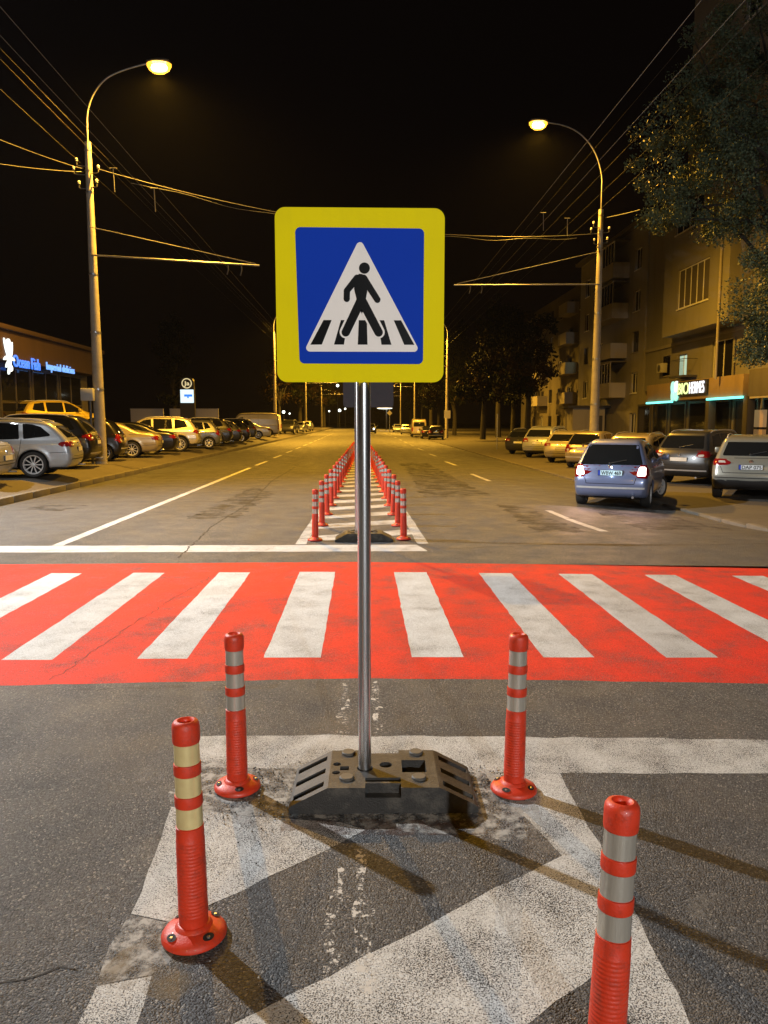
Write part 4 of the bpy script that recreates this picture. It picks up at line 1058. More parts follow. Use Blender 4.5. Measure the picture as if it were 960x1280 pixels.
# left row, noses away from the road
car('estate', 'silver estate car with big alloy wheel left of the lamp post, tail to the road', 'silver', 101, 570, 21.2, 260, GL)
car('sedan', 'pale saloon tail cut off by the left edge of the picture', 'silver', 10, 570, 18.0, 262, GL)
car('suv', 'black off-roader squeezed between the silver estate and the lamp post', 'black', 124, 560, 25.0, 262, GL)
car('hatch', 'black hatchback tail with red light just right of the lamp post', 'black', 158, 560, 29.2, 262, GL)
car('sedan', 'beige saloon with shiny alloys, right of the left lamp post', 'champagne', 203, 560, 32.3, 261, GL)
car('sedan', 'black saloon between the beige saloon and the pale off-roader', 'black', 224, 560, 35.2, 262, GL)
car('suv', 'pale off-roader with roof rails, right of the black saloon', 'beige', 251, 550, 38.6, 261, GL)
car('hatch', 'grey hatchback right of the pale off-roader', 'mid', 277, 550, 43.0, 261, GL)
for i, (px, Y, k, c, lab) in enumerate(((291, 47.5, 'suv', 'black', 'tall black car right of the grey hatchback'),
        (303, 51.5, 'estate', 'dark', 'long dark estate car, second beyond the grey hatchback'),
        (313, 55.5, 'hatch', 'black', 'small black hatchback, third beyond the grey hatchback'),
        (321, 60, 'suv', 'graphite', 'dark off-roader in front of the white saloon'),
        (339, 66, 'sedan', 'white', 'white saloon in front of the pale van'),
        (349, 75, 'van', 'beige', 'pale van parked on the left, blank side to the road'),
        (352, 86, 'van', 'white', 'second van behind the pale van, only its roof showing'),
        )): car(k, lab, c, px, 545, Y, 261, GL)
car('estate', 'dark estate car behind the silver estate, its roof just showing', 'dark', 40, 540, 30.0, 268, 'cars in the second row on the left')
car('suv', 'yellow car with dark roof behind the silver estate, under the shop sign', 'yellow', 16, 505, 38.5, 40, 'cars in the second row on the left', z=1.15)
mb = MB(); mb.box((-60, 33.5, -.2), (-13.3, 64, 1.14)); struct(mb.build('terrace', 'pavement', smooth=0))
car('suv', 'dark off-roader facing us at the kerb on the left, lamp glints on it', 'graphite', 366, 540, 96, 185, GL)
car('sedan', 'pale car facing us behind the far off-roader on the left', 'silver', 378, 540, 108, 185, GL)
car('hatch', 'small pale car at the far end of the left row', 'white', 386, 540, 122, 185, GL)
# right side
blue = car('hatch', 'blue hatchback with lit tail lamps, driving off the road to the right', 'blue', 762, 600, 17.0, 27, 'moving cars', z=-.17, plate=('WBW 469', True), reverse=True)
for c in kids(blue):
    if c.name.startswith('wheel') and c.location.x > 2: c.rotation_euler.z += R(-24)
car('crossover', 'grey-green crossover with black bumper, cut off by the right edge', 'grey', 938, 590, 18.3, 30, GR, plate=('DAP 075', False))
car('suv', 'dark off-roader between the blue hatchback and the grey crossover', 'graphite', 848, 575, 23.0, 48, GR)
car('estate', 'yellow-lit estate car roof showing just behind the blue hatchback', 'champagne', 782, 560, 27.5, 36, GR)
car('hatch', 'pale hatchback left of the lamp post, nearest of the far four', 'champagne', 728, 560, 31.5, 36, GR)
car('estate', 'pale estate car second left of the right lamp post', 'beige', 701, 560, 35.5, 34, GR)
car('suv', 'silver off-roader third left of the right lamp post', 'silver', 671, 560, 40.5, 34, GR)
car('estate', 'dark estate car at the far end of the right row', 'graphite', 647, 555, 45, 36, GR)
car('van', 'pale van parked far down the road on the right', 'champagne', 524, 535, 98, 2, GR)
car('sedan', 'black saloon parked in front of the far right van', 'black', 537, 535, 88, 2, GR)
car('hatch', 'black hatchback beside the far right van', 'black', 545, 535, 82, 6, GR)
car('hatch', 'pale car facing us beyond the far right van', 'white', 507, 535, 125, 182, GR)
car('estate', 'small pale car far beyond the far right van', 'silver', 497, 533, 150, 182, GR)
oc = car('estate', 'dark oncoming car with lit headlamps far down the road', 'dark', 463, 540, 118, 182, 'moving cars')
for s in (-1, 1):
    m = MB(); m.lathe([(0, -.02), (.13, 0), (.13, .03)], 12, 0, (4.80, s*.62, .72), 'x'); m.build('headlamp', 'head_lit', oc)
# number plate lamp of the blue car
L = bpy.data.lights.new('plate_lamp', 'POINT'); L.energy = .9; L.color = (.75, .95, 1.0); L.shadow_soft_size = .02
o = bpy.data.objects.new('plate_lamp', L); COL.objects.link(o); o.parent = blue; o.location = (-.17, 0, .91)
for s in (-1, 1):
    L = bpy.data.lights.new('reverse_lamp', 'SPOT'); L.energy = 60; L.color = (1, .62, .55); L.spot_size = R(140); L.shadow_soft_size = .05
    o = bpy.data.objects.new('reverse_lamp', L); COL.objects.link(o); o.parent = blue; o.location = (-.06, s*.66, .84); o.rotation_euler = (0, R(80), 0)

# ------------------------------------------------------------------ buildings
def facade(mb, X, y0, y1, z0, z1, holes, depth=.18, m=0, nrm=-1):
    """wall in the plane x=X with real openings; nrm=-1 faces -X"""
    ys = sorted({y0, y1, *[h[0] for h in holes], *[h[1] for h in holes]}); zs = sorted({z0, z1, *[h[2] for h in holes], *[h[3] for h in holes]})
    ys = [y for y in ys if y0 <= y <= y1]; zs = [z for z in zs if z0 <= z <= z1]
    for a, b in zip(ys, ys[1:]):
        for c, d in zip(zs, zs[1:]):
            cy, cz = (a+b)/2, (c+d)/2
            if any(h[0] < cy < h[1] and h[2] < cz < h[3] for h in holes): continue
            mb.add([(X, a, c), (X, b, c), (X, b, d), (X, a, d)], [(0, 1, 2, 3)], m)
    xi = X-nrm*depth
    for a, b, c, d in holes:
        q = [(X, a, c), (X, b, c), (X, b, d), (X, a, d), (xi, a, c), (xi, b, c), (xi, b, d), (xi, a, d)]
        mb.add(q, [(0, 1, 5, 4), (1, 2, 6, 5), (2, 3, 7, 6), (3, 0, 4, 7)], m)
def window(parent, X, a, b, c, d, n=2, frame='frame_w', pane='winglass', depth=.12, nrm=-1, bars=0):
    x0, x1 = (X-nrm*depth, X-nrm*(depth+.06)); lo, hi = min(x0, x1), max(x0, x1); fw = .07
    m = MB()
    m.box((lo, a+.003, c+.003), (hi, b-.003, c+fw)); m.box((lo, a+.003, d-fw), (hi, b-.003, d-.003)); m.box((lo, a+.003, c+fw), (hi, a+fw, d-fw)); m.box((lo, b-fw, c+fw), (hi, b-.003, d-fw))
    for k in range(1, n): y = a+(b-a)*k/n; m.box((lo, y-.04, c+fw), (hi, y+.04, d-fw))
    w = m.build('window', frame, parent, 0)
    m = MB(); xm = (lo+hi)/2; m.box((xm-.01, a+fw*.8, c+fw*.8), (xm+.01, b-fw*.8, d-fw*.8)); m.build('pane', pane, w, 0)
    m = MB(); s0, s1 = sorted((X+nrm*.06, X-nrm*depth)); m.box((s0, a-.05, c-.06), (s1, b+.05, c)); m.build('sill', 'frame_w' if frame == 'frame_w' else 'wall_grey', w, 0)
    return w
# -- near apartment block (nine storeys) with the pharmacy on its ground floor
XB = 20.0
tb = thing('apartment_block', 'ochre apartment block on the right with pharmacy on its ground floor', 'building', (XB, 20, 0), 0, 'apartment blocks')
def Lc(y): return y-20
holes = []; wins = []
def addw(px0, px1, pyt, pyb, **k):
    y0, y1 = (XB*961/(px-452) for px in (px1, px0)); ym = (y0+y1)/2
    z0, z1 = at((px0+px1)/2, pyb, ym).z, at((px0+px1)/2, pyt, ym).z
    h = (y0-20, y1-20, z0, z1); holes.append(h); wins.append((h, k))
addw(845, 857, 443, 472, n=2, pane='win_lit'); addw(888, 914, 424, 472, n=2); addw(827, 836, 445, 470, n=1, frame='frame_d'); addw(940, 962, 405, 448, n=2)
addw(908, 922, 310, 345, n=1); addw(944, 975, 300, 350, n=2); addw(853, 882, 268, 297, n=3)
for fl in range(4, 9):
    for (ya, yb_) in ((21, 22.6), (27.5, 29.2), (34, 35.6), (40.4, 42.0)):
        h = (ya-20, yb_-20, 4.6+2.95*fl, 6.1+2.95*fl); holes.append(h); wins.append((h, dict(n=2)))
HT = 31.0; YN = 54.5
m = MB(); facade(m, 0, 0, 28.6, 3.9, HT, [h for h in holes if h[1] < 28.6 or True], .18)
m.add([(0, 28.6, 14.5), (12, 28.6, 14.5), (12, 28.6, HT), (0, 28.6, HT)], [(0, 1, 2, 3)]); m.add([(0, 0, 0), (12, 0, 0), (12, 0, HT), (0, 0, HT)], [(0, 1, 2, 3)])
m.add([(0, 0, HT), (0, 28.6, HT), (12, 28.6, HT), (12, 0, HT)], [(0, 1, 2, 3)])
m.build('wall', 'wall_ochre', tb, 0)
m = MB(); facade(m, .02, 28.6, 34.5, 3.9, 15.6, [h for h in holes if h[0] > 28.6], .18)
m.add([(.02, 28.6, 15.6), (.02, 34.5, 15.6), (12, 34.5, 15.6), (12, 28.6, 15.6)], [(0, 1, 2, 3)]); m.build('wall', 'wall_ochre', tb, 0)
for h, k in wins: window(tb, 0, *h, **k)
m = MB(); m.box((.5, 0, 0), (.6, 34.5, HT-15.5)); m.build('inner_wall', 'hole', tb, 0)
# projecting enclosed loggia with the five-pane window
m = MB(); bx0 = -1.25; by0, by1 = 19.8, 28.4; bz0, bz1 = 6.95, 15.4
wb = (22.1, 26.2, 8.35, 10.6); wb2 = (23.2, 26.9, 12.75, 14.3)
facade(m, bx0, by0, by1, bz0, bz1, [wb, wb2], .12)
m.add([(bx0, by0, bz0), (-.003, by0, bz0), (-.003, by0, bz1), (bx0, by0, bz1)], [(0, 1, 2, 3)]); m.add([(bx0, by1, bz0), (-.003, by1, bz0), (-.003, by1, bz1), (bx0, by1, bz1)], [(0, 3, 2, 1)])
m.add([(bx0, by0, bz0), (bx0, by1, bz0), (-.003, by1, bz0), (-.003, by0, bz0)], [(0, 1, 2, 3)]); m.add([(bx0, by0, bz1), (bx0, by1, bz1), (-.003, by1, bz1), (-.003, by0, bz1)], [(0, 3, 2, 1)])
lg = m.build('loggia', 'wall_ochre', tb, 0)
window(lg, bx0, *wb, n=5, depth=.06, pane='curtain'); window(lg, bx0, *wb2, n=4, depth=.06)
dpx = XB*961/(885-452)-20
m = MB(); m.tube([(-1.33, 20.6, 4.0), (-1.33, 20.6, 9), (-1.33, 20.6, 15.6)], .07, 10); m.build('drainpipe', 'balcony', tb)
m = MB(); m.box((-.08, 0, 6.55), (-.004, 34.5, 6.75)); m.build('string_course', 'wall_grey', tb, 0)
# ground floor: fascia, shopfront
ya, yb_ = (XB-1.0)*961/(932-452)-20, (XB-1.0)*961/(808-452)-20
f0 = at(880, 498, 44).z
m = MB(); m.box((-1.0, ya+.2, f0-.05), (0, yb_, f0+1.05), 0, .02); fa = m.build('fascia', 'fascia', tb)
def ycol(px): return (XB-1.05)*961/(px-452)-20
for p0, p1 in ((808, 840), (884, 930)):
    a, b = ycol(p1), ycol(p0); m = MB(); m.box((-1.08, a+.1, f0-.16), (-.92, b, f0-.055), 0, .01); m.build('light_strip', 'teal', tb)
ly = ycol(848)
m = MB(); m.box((-1.10, ycol(884)-.1, f0+.18), (-1.003, ycol(846), f0+1.0)); m.build('sign_board', 'trim', fa, 0)
text_obj('lettering', 'BIO', .94, .02, 'sign_g', (-1.13, ycol(848.5), f0+.28), (0, -1, 0), (0, 0, 1), fa, width=1.55)
text_obj('lettering', 'HERMES', .94, .02, 'sign_w', (-1.13, ycol(848.5)-1.65, f0+.28), (0, -1, 0), (0, 0, 1), fa, width=ycol(848.5)-1.75-ycol(883))
for k in range(4):
    a = R(45+90*k); cyv, czv = ycol(844)+.0+.36*math.cos(a), f0+.50+.36*math.sin(a)
    m = MB(); pts = [(cyv+.34*math.cos(t)*(.62 if k % 2 else .8), czv+.34*math.sin(t)) for t in [2*math.pi*j/16 for j in range(16)]]
    m.prism(pts, -1.14, -1.05, 0, lambda a_, b_, d: (d, a_, b_)); m.build('logo_leaf', 'sign_t' if k in (0, 2, 3) else 'sign_c', fa, 0)
m = MB(); m.box((0, 0, -.4), (.12, 34.5, f0-.05)); m.build('shopfront_wall', 'wall_dark', tb, 0)
y = 1.0
while y < 33:
    m = MB(); m.box((-.10, y, .35), (-.02, y+.14, f0-.1)); m.box((-.10, y+2.36, .35), (-.02, y+2.5, f0-.1)); m.box((-.10, y+.14, f0-.24), (-.02, y+2.36, f0-.1)); m.box((-.10, y+.14, .35), (-.02, y+2.36, .5))
    sf = m.build('shop_window', 'frame_d', tb, 0); m = MB(); m.box((-.06, y+.12, .48), (-.04, y+2.38, f0-.2)); m.build('pane', 'winglass', sf, 0); y += 2.9
for k, px in enumerate((884, 932)):
    m = MB(); yy = ycol(px); m.box((-1.0, yy-.22, 0), (-.6, yy+.22, f0-.06), 0, .02); m.build('column', 'frame_d', tb)
yk = ycol(930); 
m = MB(); m.box((-1.0, 0, f0-.1), (-.003, yk-.4, f0+1.2), 0, .02); m.build('fascia', 'wall_dark', tb)
m = MB(); m.box((-1.02, 0, f0-.20), (-.9, yk-.6, f0-.11)); m.build('fascia_edge', 'balcony', tb, 0)
m = MB(); m.box((-.30, ycol(938), 1.5), (-.11, ycol(925), 2.35)); m.build('lit_poster', emit('poster_lit', (.8, .5, .22), .22, (.3, .2, .1)), tb, 0)
m = MB(); m.box((-.30, ycol(938), .75), (-.11, ycol(925), 1.38)); m.build('lit_poster', emit('poster_lit2', (.8, .42, .15), .16, (.3, .2, .1)), tb, 0)
m = MB(); ay, az = XB*961/(830-452)-20, at(833, 460, 50.5).z; m.box((-.42, ay-.42, az-.3), (-.02, ay+.42, az+.32), 0, .03); m.lathe([(.0, -.43), (.22, -.43), (.24, -.425)], 16, 1, (0, ay, az), 'x'); m.build('air_conditioner', ['acbox', 'frame_d'], tb)
m = MB(); by = XB*961/(862-452)-20
for k in range(12): m.tube([(-.85, by-.9+1.8*k/11, 4.55), (-.85, by-.9+1.8*k/11, 5.5)], .012, 5)
m.tube([(-.02, by-.95, 5.5), (-.85, by-.95, 5.5), (-.85, by+.95, 5.5), (-.02, by+.95, 5.5)], .018, 6); m.box((-.9, by-1, 4.42), (-.002, by+1, 4.54)); m.build('balcony', 'iron', tb)
# -- five-storey block further on with stacked balconies
gb = thing('apartment_block', 'grey five-storey apartment block with stacked glazed balconies behind the right lamp post', 'building', (XB, 54.8, 0), 0, 'apartment blocks')
LB = 16.5; hs = []; ws = []
for fl in range(5):
    zc = .9+2.95*fl if fl else .9
    for (a, b) in ((1.2, 2.5), (9.6, 10.9), (13.6, 14.9)):
        h = (a, b, zc, zc+1.5); hs.append(h); ws.append((h, dict(n=2, frame='frame_w' if (fl+int(a)) % 3 else 'frame_d')))
m = MB(); facade(m, 0, 0, LB, 0, 15.7, hs, .16); m.add([(0, LB, 0), (12, LB, 0), (12, LB, 15.7), (0, LB, 15.7)], [(0, 1, 2, 3)]); m.add([(0, 0, 15.7), (0, LB, 15.7), (12, LB, 15.7), (12, 0, 15.7)], [(0, 1, 2, 3)])
m.add([(0, 0, 0), (12, 0, 0), (12, 0, 15.7), (0, 0, 15.7)], [(0, 3, 2, 1)]); m.build('wall', 'wall_grey', gb, 0)
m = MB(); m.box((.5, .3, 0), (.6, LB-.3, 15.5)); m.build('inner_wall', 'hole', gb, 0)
m = MB(); m.box((-.5, -.2, 15.7), (12, LB+.2, 15.95)); m.build('roof', 'wall_dark', gb, 0)
for h, k in ws: window(gb, 0, *h, **k)
for fl in range(1, 5):
    z = 1.0+2.95*fl-.25
    for (a, b, gz) in ((3.6, 8.4, fl % 2 == 1 or fl == 4), ):
        m = MB(); m.box((-1.25, a, z-.12), (-.003, b, z)); m.box((-1.25, a, z), (-1.18, b, z+1.0)); m.box((-1.18, a, z), (-.003, a+.06, z+1.0)); m.box((-1.18, b-.06, z), (-.003, b, z+1.0))
        bl = m.build('balcony', 'balcony', gb, 0)
        if gz:
            m = MB()
            for k in range(8): y = a+.02+(b-a-.1)*k/7; m.box((-1.23, y, z+1.0), (-1.17, y+.06, z+2.45))
            m.box((-1.24, a, z+2.45), (-1.16, b, z+2.53)); m.build('glazing_frame', 'frame_w' if fl == 4 else 'balcony', bl, 0)
            m = MB(); m.box((-1.205, a+.05, z+1.0), (-1.195, b-.05, z+2.45)); m.build('pane', 'winglass' if fl != 2 else 'win_dim', bl, 0)
            m = MB(); m.box((-1.3, a-.05, z+2.53), (-.003, b+.05, z+2.62)); m.build('balcony_roof', 'wall_dark', bl, 0)
# -- third block, far and dark
db = thing('apartment_block', 'dark apartment block furthest down the right side, one window lit', 'building', (21.5, 74, 0), 0, 'apartment blocks')
hs = []; ws = []
for fl in range(5):
    for j in range(7):
        a = 1.2+4.0*j; h = (a, a+1.5, .9+2.95*fl, 2.4+2.95*fl); hs.append(h); ws.append((h, dict(n=2, frame='frame_w' if (fl*3+j) % 4 == 0 else 'frame_d', pane='win_lit' if (fl, j) == (2, 0) else 'winglass')))
m = MB(); facade(m, 0, 0, 30, 0, 15.2, hs, .16); m.add([(0, 0, 0), (12, 0, 0), (12, 0, 15.2), (0, 0, 15.2)], [(0, 3, 2, 1)]); m.add([(0, 0, 15.2), (0, 30, 15.2), (12, 30, 15.2), (12, 0, 15.2)], [(0, 1, 2, 3)]); m.build('wall', 'wall_dark', db, 0)
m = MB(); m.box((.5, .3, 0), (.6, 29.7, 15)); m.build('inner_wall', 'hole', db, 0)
for h, k in ws: window(db, 0, *h, **k)
for fl in range(1, 5):
    z = .75+2.95*fl
    for a in (3.2, 15.2):
        m = MB(); m.box((-1.2, a, z-.12), (-.003, a+3.2, z)); m.box((-1.2, a, z), (-1.13, a+3.2, z+1.0)); m.box((-1.13, a, z), (-.003, a+.06, z+1)); m.box((-1.13, a+3.14, z), (-.003, a+3.2, z+1)); m.build('balcony', 'balcony', db, 0)
# -- pale kiosk box in front of it
k0 = at(716, 520, 62)
t = thing('kiosk', 'plain pale kiosk with dark flat roof, left of the right lamp post', 'kiosk', (k0.x, 62, .15))
m = MB(); m.box((0, 0, 0), (2.6, 2.4, 2.7)); m.build('wall', 'balcony', t, 0)
m = MB(); m.box((-.5, -.3, 2.71), (3.2, 2.6, 2.9)); m.build('roof', 'frame_d', t, 0)
m = MB(); m.box((1.5, -.06, .1), (2.4, -.004, 2.1)); m.build('door', 'frame_d', t, 0)
# -- shop with the glowing letters on the left
XS = -17.0
sb = thing('shop_building', 'low brown shop building on the left with glowing blue sign letters', 'building', (XS, 20, .33))
ye = XS*961/(117-452)-20
zt = at(117, 438, ye+20).z-.33; zb = at(112, 470, ye+20).z-.33
m = MB(); m.box((-14, 0, 0), (0, ye, zb-.003)); m.build('wall', 'wall_dark', sb, 0)
m = MB(); m.box((-.1, 0, zb), (.85, ye+.1, zt-.22)); fb = m.build('fascia', 'brownfascia', sb, 0)
m = MB(); m.box((-14.2, 0, zt-.217), (1.05, ye+.3, zt), 0, .03); m.build('roof', 'brownfascia', sb)
m = MB(); m.box((-9, ye-14, zt+.003), (-2.5, ye-4, zt+.9)); m.build('roof_box', 'wall_dark', sb, 0)
y = ye-1.2
while y > 3:
    m = MB(); m.box((.003, y-3.4, .4), (.09, y-3.28, zb-.1)); m.box((.003, y-.12, .4), (.09, y, zb-.1)); m.box((.003, y-3.28, zb-.25), (.09, y-.12, zb-.1)); m.box((.003, y-3.28, .4), (.09, y-.12, .55)); m.box((.003, y-3.28, zb*.55), (.08, y-.12, zb*.55+.07)); m.box((.003, y-1.75, .55), (.08, y-1.66, zb-.25))
    wdw = m.build('shop_window', 'frame_d', sb, 0); m = MB(); m.box((.03, y-3.3, .5), (.05, y-.1, zb-.2)); m.build('pane', 'winglass', wdw, 0)
    y -= 3.6
def ys_(px): return (XS+.9)*961/(px-452)-20
XF = .85
y0 = ys_(31); hgt = (zt-.22-zb)
def zpx(px, py): return at(px, py, (XS+.9)*961/(px-452)).z-.33
xx = XF+.06
text_obj('lettering', 'Ocean Fish', .78, .03, 'sign_b', (xx, ys_(29.5), zpx(45, 460.5)), (0, 1, 0), (0, 0, 1), fb, width=ys_(61)-ys_(29.5), bold=.004)
text_obj('lettering', 'Imperiul delicios', .55, .03, 'sign_lb', (xx, ys_(69), zpx(85, 464.5)), (0, 1, 0), (0, 0, 1), fb, width=ys_(102)-ys_(69))
# crayfish-like glowing emblem
lc, lz0 = ys_(24.5), zpx(24.5, 443)
m = MB()
def ell(cx, cz, rx, rz, rot=0, n=16):
    c, s = math.cos(R(rot)), math.sin(R(rot)); rx, rz, cx, cz = rx*.72, rz*.72, cx*.72, cz*.72; return [(lc+cx+rx*math.cos(t)*c-rz*math.sin(t)*s, lz0+cz+rx*math.cos(t)*s+rz*math.sin(t)*c) for t in [2*math.pi*k/n for k in range(n)]]
for i, q in enumerate((ell(0, .25, .34, .55), ell(.02, -.35, .26, .45), ell(.12, -.85, .30, .22), ell(.42, .35, .10, .48, -12), ell(-.42, .5, .10, .5, 18), ell(-.48, -.25, .30, .09, 25), ell(.46, -.25, .30, .09, -15), ell(-.35, -.65, .26, .08, 50), ell(.0, .80, .22, .18), ell(-.12, -1.0, .10, .28, -20))):
    m.prism(q, xx-.03, xx+.02+.002*i, 0, lambda a, b, d: (d, a, b))
m.build('emblem', 'sign_c', fb, 0)
# -- totem sign
p = at(234, 500, 62); t = thing('totem_sign', 'dark totem sign with glowing panel and golden ring above it', 'sign', (p.x, 62, .33))
zt2 = at(234, 472, 62).z-.33; za, zb2 = at(234, 487, 62).z-.33, at(234, 503.5, 62).z-.33
m = MB(); m.prism(chaikin([(-.58, 0), (.58, 0), (.58, zt2-.35), (.4, zt2), (-.4, zt2), (-.58, zt2-.35)], 1), 0, .3, 0, lambda a, b, d: (a, d, b)); m.build('body', 'frame_d', t, 0)
m = MB(); m.box((-.52, -.03, zb2), (.52, -.002, za)); lp = m.build('lit_panel', 'totem_lit', t, 0)
m = MB(); m.box((-.22, -.05, zb2+.48), (.42, -.032, zb2+.66)); m.box((.02, -.05, zb2+.36), (.14, -.032, zb2+.478)); m.build('panel_mark', 'sign_b', lp, 0)
zr = (za+zt2)/2+.02
m = MB(); n = 40; ro, ri = .40, .33; vs = []
for j in range(n):
    a = 2*math.pi*j/n
    for r_ in (ro, ri):
        for d in (-.035, -.002): vs.append((r_*math.cos(a), d, zr+r_*math.sin(a)))
m.add(vs, [f for j in range(n) for f in ((4*j, 4*((j+1) % n), 4*((j+1) % n)+2, 4*j+2), (4*j, 4*j+1, 4*((j+1) % n)+1, 4*((j+1) % n)), (4*j+2, 4*((j+1) % n)+2, 4*((j+1) % n)+3, 4*j+3))]); m.build('ring', 'totem_gold', t, 0)
text_obj('lettering', 'Ja', .46, .01, 'totem_gold', (-.22, -.02, zr-.15), (1, 0, 0), (0, 0, 1), t, width=.44, bold=.008)
# -- low white panels behind the cars
for px0, px1, yt, lab in ((163, 204, 512, 'longest low white wall panel left of the totem sign'), (212, 226, 512, 'short white wall panel touching the left of the totem sign'), (243, 273, 512, 'white wall panel right of the totem sign')):
    Y = 66; a, b = at(px0, yt, Y), at(px1, yt, Y)
    m = MB(); m.box((a.x, Y, .33), (b.x, Y+.12, a.z), 0, .01); m.box((a.x-.02, Y-.03, a.z+.003), (b.x+.02, Y+.15, a.z+.08)); tag(m.build('wall_panel', 'white_panel'), lab, 'wall', 'white wall panels behind the cars')
# -- slim posts and notice on the right
p = at(621, 560, 46); m = MB(); m.tube([(0, 0, 0), (0, 0, 2.1)], .035, 8); tag(m.build('post', 'galv', loc=(p.x, 46, .13)), 'slim bare metal post among the dark trees on the right', 'post')
p = at(559, 518, 87.6); m = MB(); m.box((-.35, -.05, -.45), (.35, 0, .45)); tag(m.build('notice', 'white_panel', loc=(p.x, 87.45, p.z)), 'small white notice fixed on the second right lamp post', 'notice')
t = thing('round_sign', 'small white diamond sign on a post far down the road', 'road sign', (at(528.5, 540, 130).x-5.6, 130, 0))
m = MB(); m.tube([(0, 0, 0), (0, 0, 4)], .05, 6); m.build('post', 'galv', t); m = MB(); m.prism([(-.45, 3.2), (0, 2.75), (.45, 3.2), (0, 3.65)], -.08, -.055, 0, lambda a, b, d: (a, d, b)); m.build('board', 's_white', t, 0)

# ------------------------------------------------------------------ trees
def leaves(mb, clumps, per, size, nm=2, seed=1):
    rg = np.random.RandomState(seed); C_ = np.array([c[:3] for c in clumps]); Rr = np.array([c[3] for c in clumps])
    n = len(clumps)*per; ci = np.repeat(np.arange(len(clumps)), per)
    d = rg.normal(size=(n, 3)); d /= np.linalg.norm(d, axis=1)[:, None]; rad = Rr[ci]*rg.rand(n)**.45
    p = C_[ci]+d*rad[:, None]*np.array([1, 1, .8])
    u = rg.normal(size=(n, 3)); u /= np.linalg.norm(u, axis=1)[:, None]; w = np.cross(u, rg.normal(size=(n, 3))); w /= np.linalg.norm(w, axis=1)[:, None]
    s = size*(.55+.8*rg.rand(n))[:, None]
    vs = np.stack([p-u*s, p+w*s*.55, p+u*s, p-w*s*.55], 1).reshape(-1, 3); b = len(mb.v)
    mb.v += [tuple(q) for q in vs]; mm = rg.randint(0, nm, len(clumps))
    mb.f += [(b+4*i, b+4*i+1, b+4*i+2, b+4*i+3) for i in range(n)]; mb.m += [int(mm[c]) for c in ci]
def ellipsoid_clumps(blobs, rg, rmin, rmax):
    out = []
    for cx, cy, cz, rx, ry, rz, n in blobs:
        for _ in range(n):
            d = rg.normal(size=3); d /= np.linalg.norm(d); k = rg.rand()**.4
            out.append((cx+d[0]*rx*k, cy+d[1]*ry*k, cz+d[2]*rz*k, rmin+(rmax-rmin)*rg.rand()))
    return out
def tree(label, x, y, z, H, blobs, per, size, mats, seed, trunk_r=.25, group='trees along the road', name='tree', cr=(.5, 1.0)):
    t = thing(name, label, 'tree', (x, y, z), 0, group); rg = np.random.RandomState(seed)
    cl = ellipsoid_clumps(blobs, rg, *cr)
    m = MB(); top = (rg.normal()*.2, rg.normal()*.2, H*.75)
    m.tube([(0, 0, -.2), (.05, 0, H*.2), (top[0]*.5, top[1]*.5, H*.45), top], [trunk_r*1.25, trunk_r, trunk_r*.7, trunk_r*.25], 9)
    for c in cl[::max(1, len(cl)//26)]:
        h0 = H*(.25+.4*rg.rand()); a = Vector((top[0]*.5, top[1]*.5, min(h0, c[2]-.2))); b = Vector(c[:3]); mid_ = a.lerp(b, .5)+Vector((0, 0, .4))
        m.tube([a, mid_, b], [trunk_r*.35, trunk_r*.2, .02], 5)
    m.build('trunk', 'bark', t)
    m = MB(); leaves(m, cl, per, size, len(mats), seed); m.build('crown', mats, t, 0); return t
# the large tree at the right edge
def bl(px, py, Y, rx, ry, rz, n): q = at(px, py, Y); return (q.x-15.6, Y-27, q.z-.13, rx, ry, rz, n)
tree('large leafy tree hanging over the top right corner, lit from below', 15.6, 27, .13, 17,
     [bl(880, 185, 27, 2.3, 2.2, 2.5, 70), bl(832, 255, 27, 1.0, 1.2, .85, 14), bl(955, 375, 26, .95, 1.4, 2.4, 34), bl(925, 90, 27, 1.9, 2.2, 2.5, 46), bl(990, 40, 28, 3.0, 3, 4.0, 40), bl(1040, 250, 28, 2.8, 3, 5.0, 60), bl(915, 275, 27, 1.0, 1.3, .7, 14)],
     300, .050, ['leaf_a', 'leaf_b', 'leaf_a'], 11, .3, cr=(.3, .75))
LABR = ['first dark tree beyond the parked cars on the right', 'second dark tree on the right, behind the slim metal post', 'third dark tree on the right, reddish leaves near the lamp post', 'fourth dark tree on the right beside the far van', 'fifth dark tree far along the right side']
crown = [(0, 0, 6.0, 2.6, 2.6, 2.6, 34), (.6, .3, 8.6, 1.9, 1.9, 2.2, 22), (-1.3, 0, 5.0, 1.5, 1.6, 1.2, 12)]
tall = [(0, 0, 8.0, 2.0, 2.0, 5.2, 46), (.5, 0, 12, 1.4, 1.4, 2.5, 16)]
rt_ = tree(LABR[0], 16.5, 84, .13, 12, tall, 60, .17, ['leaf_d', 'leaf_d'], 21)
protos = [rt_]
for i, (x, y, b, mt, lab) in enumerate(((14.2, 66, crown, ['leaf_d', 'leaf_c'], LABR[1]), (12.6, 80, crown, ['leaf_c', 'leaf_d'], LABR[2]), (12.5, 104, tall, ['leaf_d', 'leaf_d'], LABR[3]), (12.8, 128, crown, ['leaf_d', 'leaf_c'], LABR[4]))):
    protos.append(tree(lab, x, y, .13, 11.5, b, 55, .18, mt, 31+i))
index_children()
def tcopy(k, x, y, lab, sc_=1.0):
    o = dup(protos[k]); o.location = (x, y, .1); o.rotation_euler.z = random.uniform(0, 6.28); o.scale = (sc_,)*3; o['label'] = lab
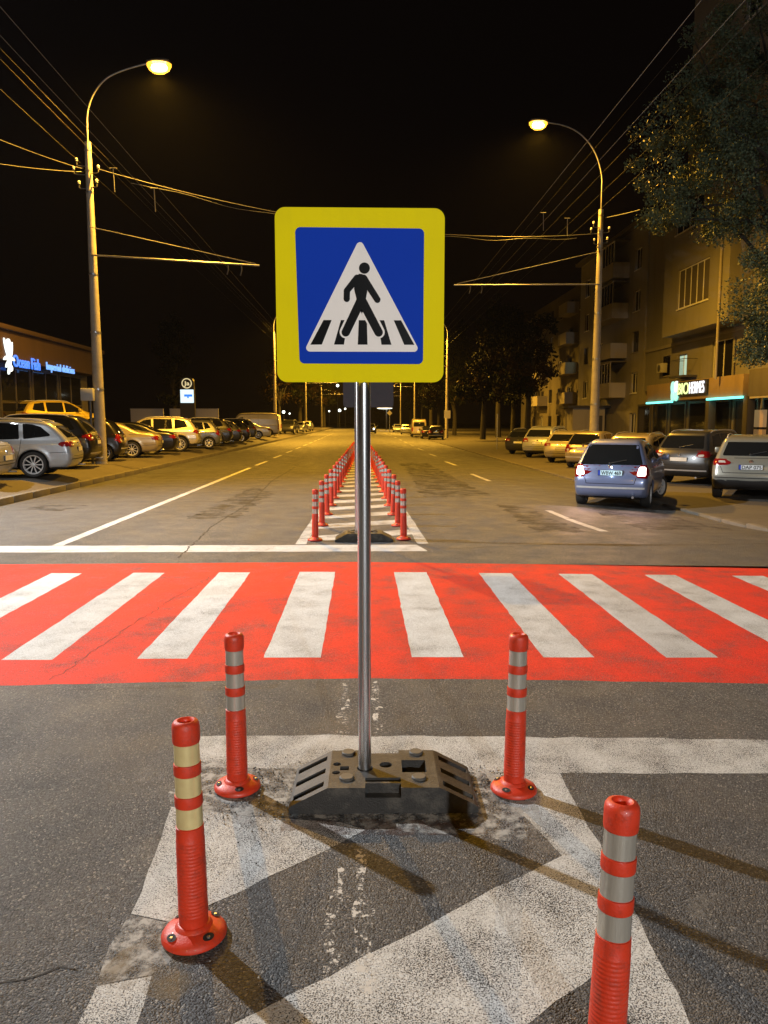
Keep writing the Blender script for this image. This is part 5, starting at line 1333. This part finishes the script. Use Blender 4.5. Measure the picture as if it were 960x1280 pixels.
for i, (k, x, y, lab, s_) in enumerate(((0, 16.5, 93, 'tall dark tree behind the reddish tree on the right', 1.2), (0, 13.5, 150, 'tall dark tree at the far right bend', 1.3), (3, 13.8, 175, 'dark tree at the far end of the right side', 1.4),
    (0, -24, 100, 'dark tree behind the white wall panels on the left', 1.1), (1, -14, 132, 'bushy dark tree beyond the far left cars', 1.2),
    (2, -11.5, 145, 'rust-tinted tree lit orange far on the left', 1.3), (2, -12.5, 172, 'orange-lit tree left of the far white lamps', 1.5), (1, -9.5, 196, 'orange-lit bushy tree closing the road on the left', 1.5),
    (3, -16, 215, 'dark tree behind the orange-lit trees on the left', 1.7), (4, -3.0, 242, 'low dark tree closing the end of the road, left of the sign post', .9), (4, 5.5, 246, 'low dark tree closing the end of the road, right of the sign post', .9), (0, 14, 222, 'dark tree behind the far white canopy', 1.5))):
    tcopy(k, x, y, lab, s_)

# ------------------------------------------------------------------ thin haze added for the lamp halos
HZ = 0.00007
if HZ:
    mb = MB(); mb.box((-720, -320, -2), (720, 1220, 34)); o = mb.build('haze', 'soil', smooth=0); o['kind'] = 'stuff'; o['label'] = 'thin haze added to give the street lamps a halo'
    hm = bpy.data.materials.new('halo_haze'); hm.use_nodes = True; nt = hm.node_tree; nt.nodes.clear()
    ou = nt.nodes.new('ShaderNodeOutputMaterial'); pv = nt.nodes.new('ShaderNodeVolumePrincipled'); pv.inputs['Density'].default_value = HZ; pv.inputs['Color'].default_value = (.9, .9, .9, 1)
    nt.links.new(pv.outputs[0], ou.inputs['Volume']); o.data.materials.clear(); o.data.materials.append(hm)
# ------------------------------------------------------------------ sky and view
w = bpy.data.worlds.new('World'); sc.world = w; w.use_nodes = True
bg = w.node_tree.nodes['Background']; bg.inputs[0].default_value = (.0016, .0008, .0005, 1); bg.inputs[1].default_value = 1.0
vs_ = sc.view_settings; vs_.view_transform = 'Standard'; vs_.look = 'None'; vs_.gamma = 1; vs_.exposure = 0
sc.display_settings.display_device = 'sRGB'
cy = sc.cycles; cy.use_denoising = True; cy.max_bounces = 5; cy.diffuse_bounces = 2; cy.glossy_bounces = 3; cy.transparent_max_bounces = 6
cy.sample_clamp_indirect = 4.0; cy.sample_clamp_direct = 0; cy.caustics_reflective = False; cy.caustics_refractive = False; cy.use_light_tree = True
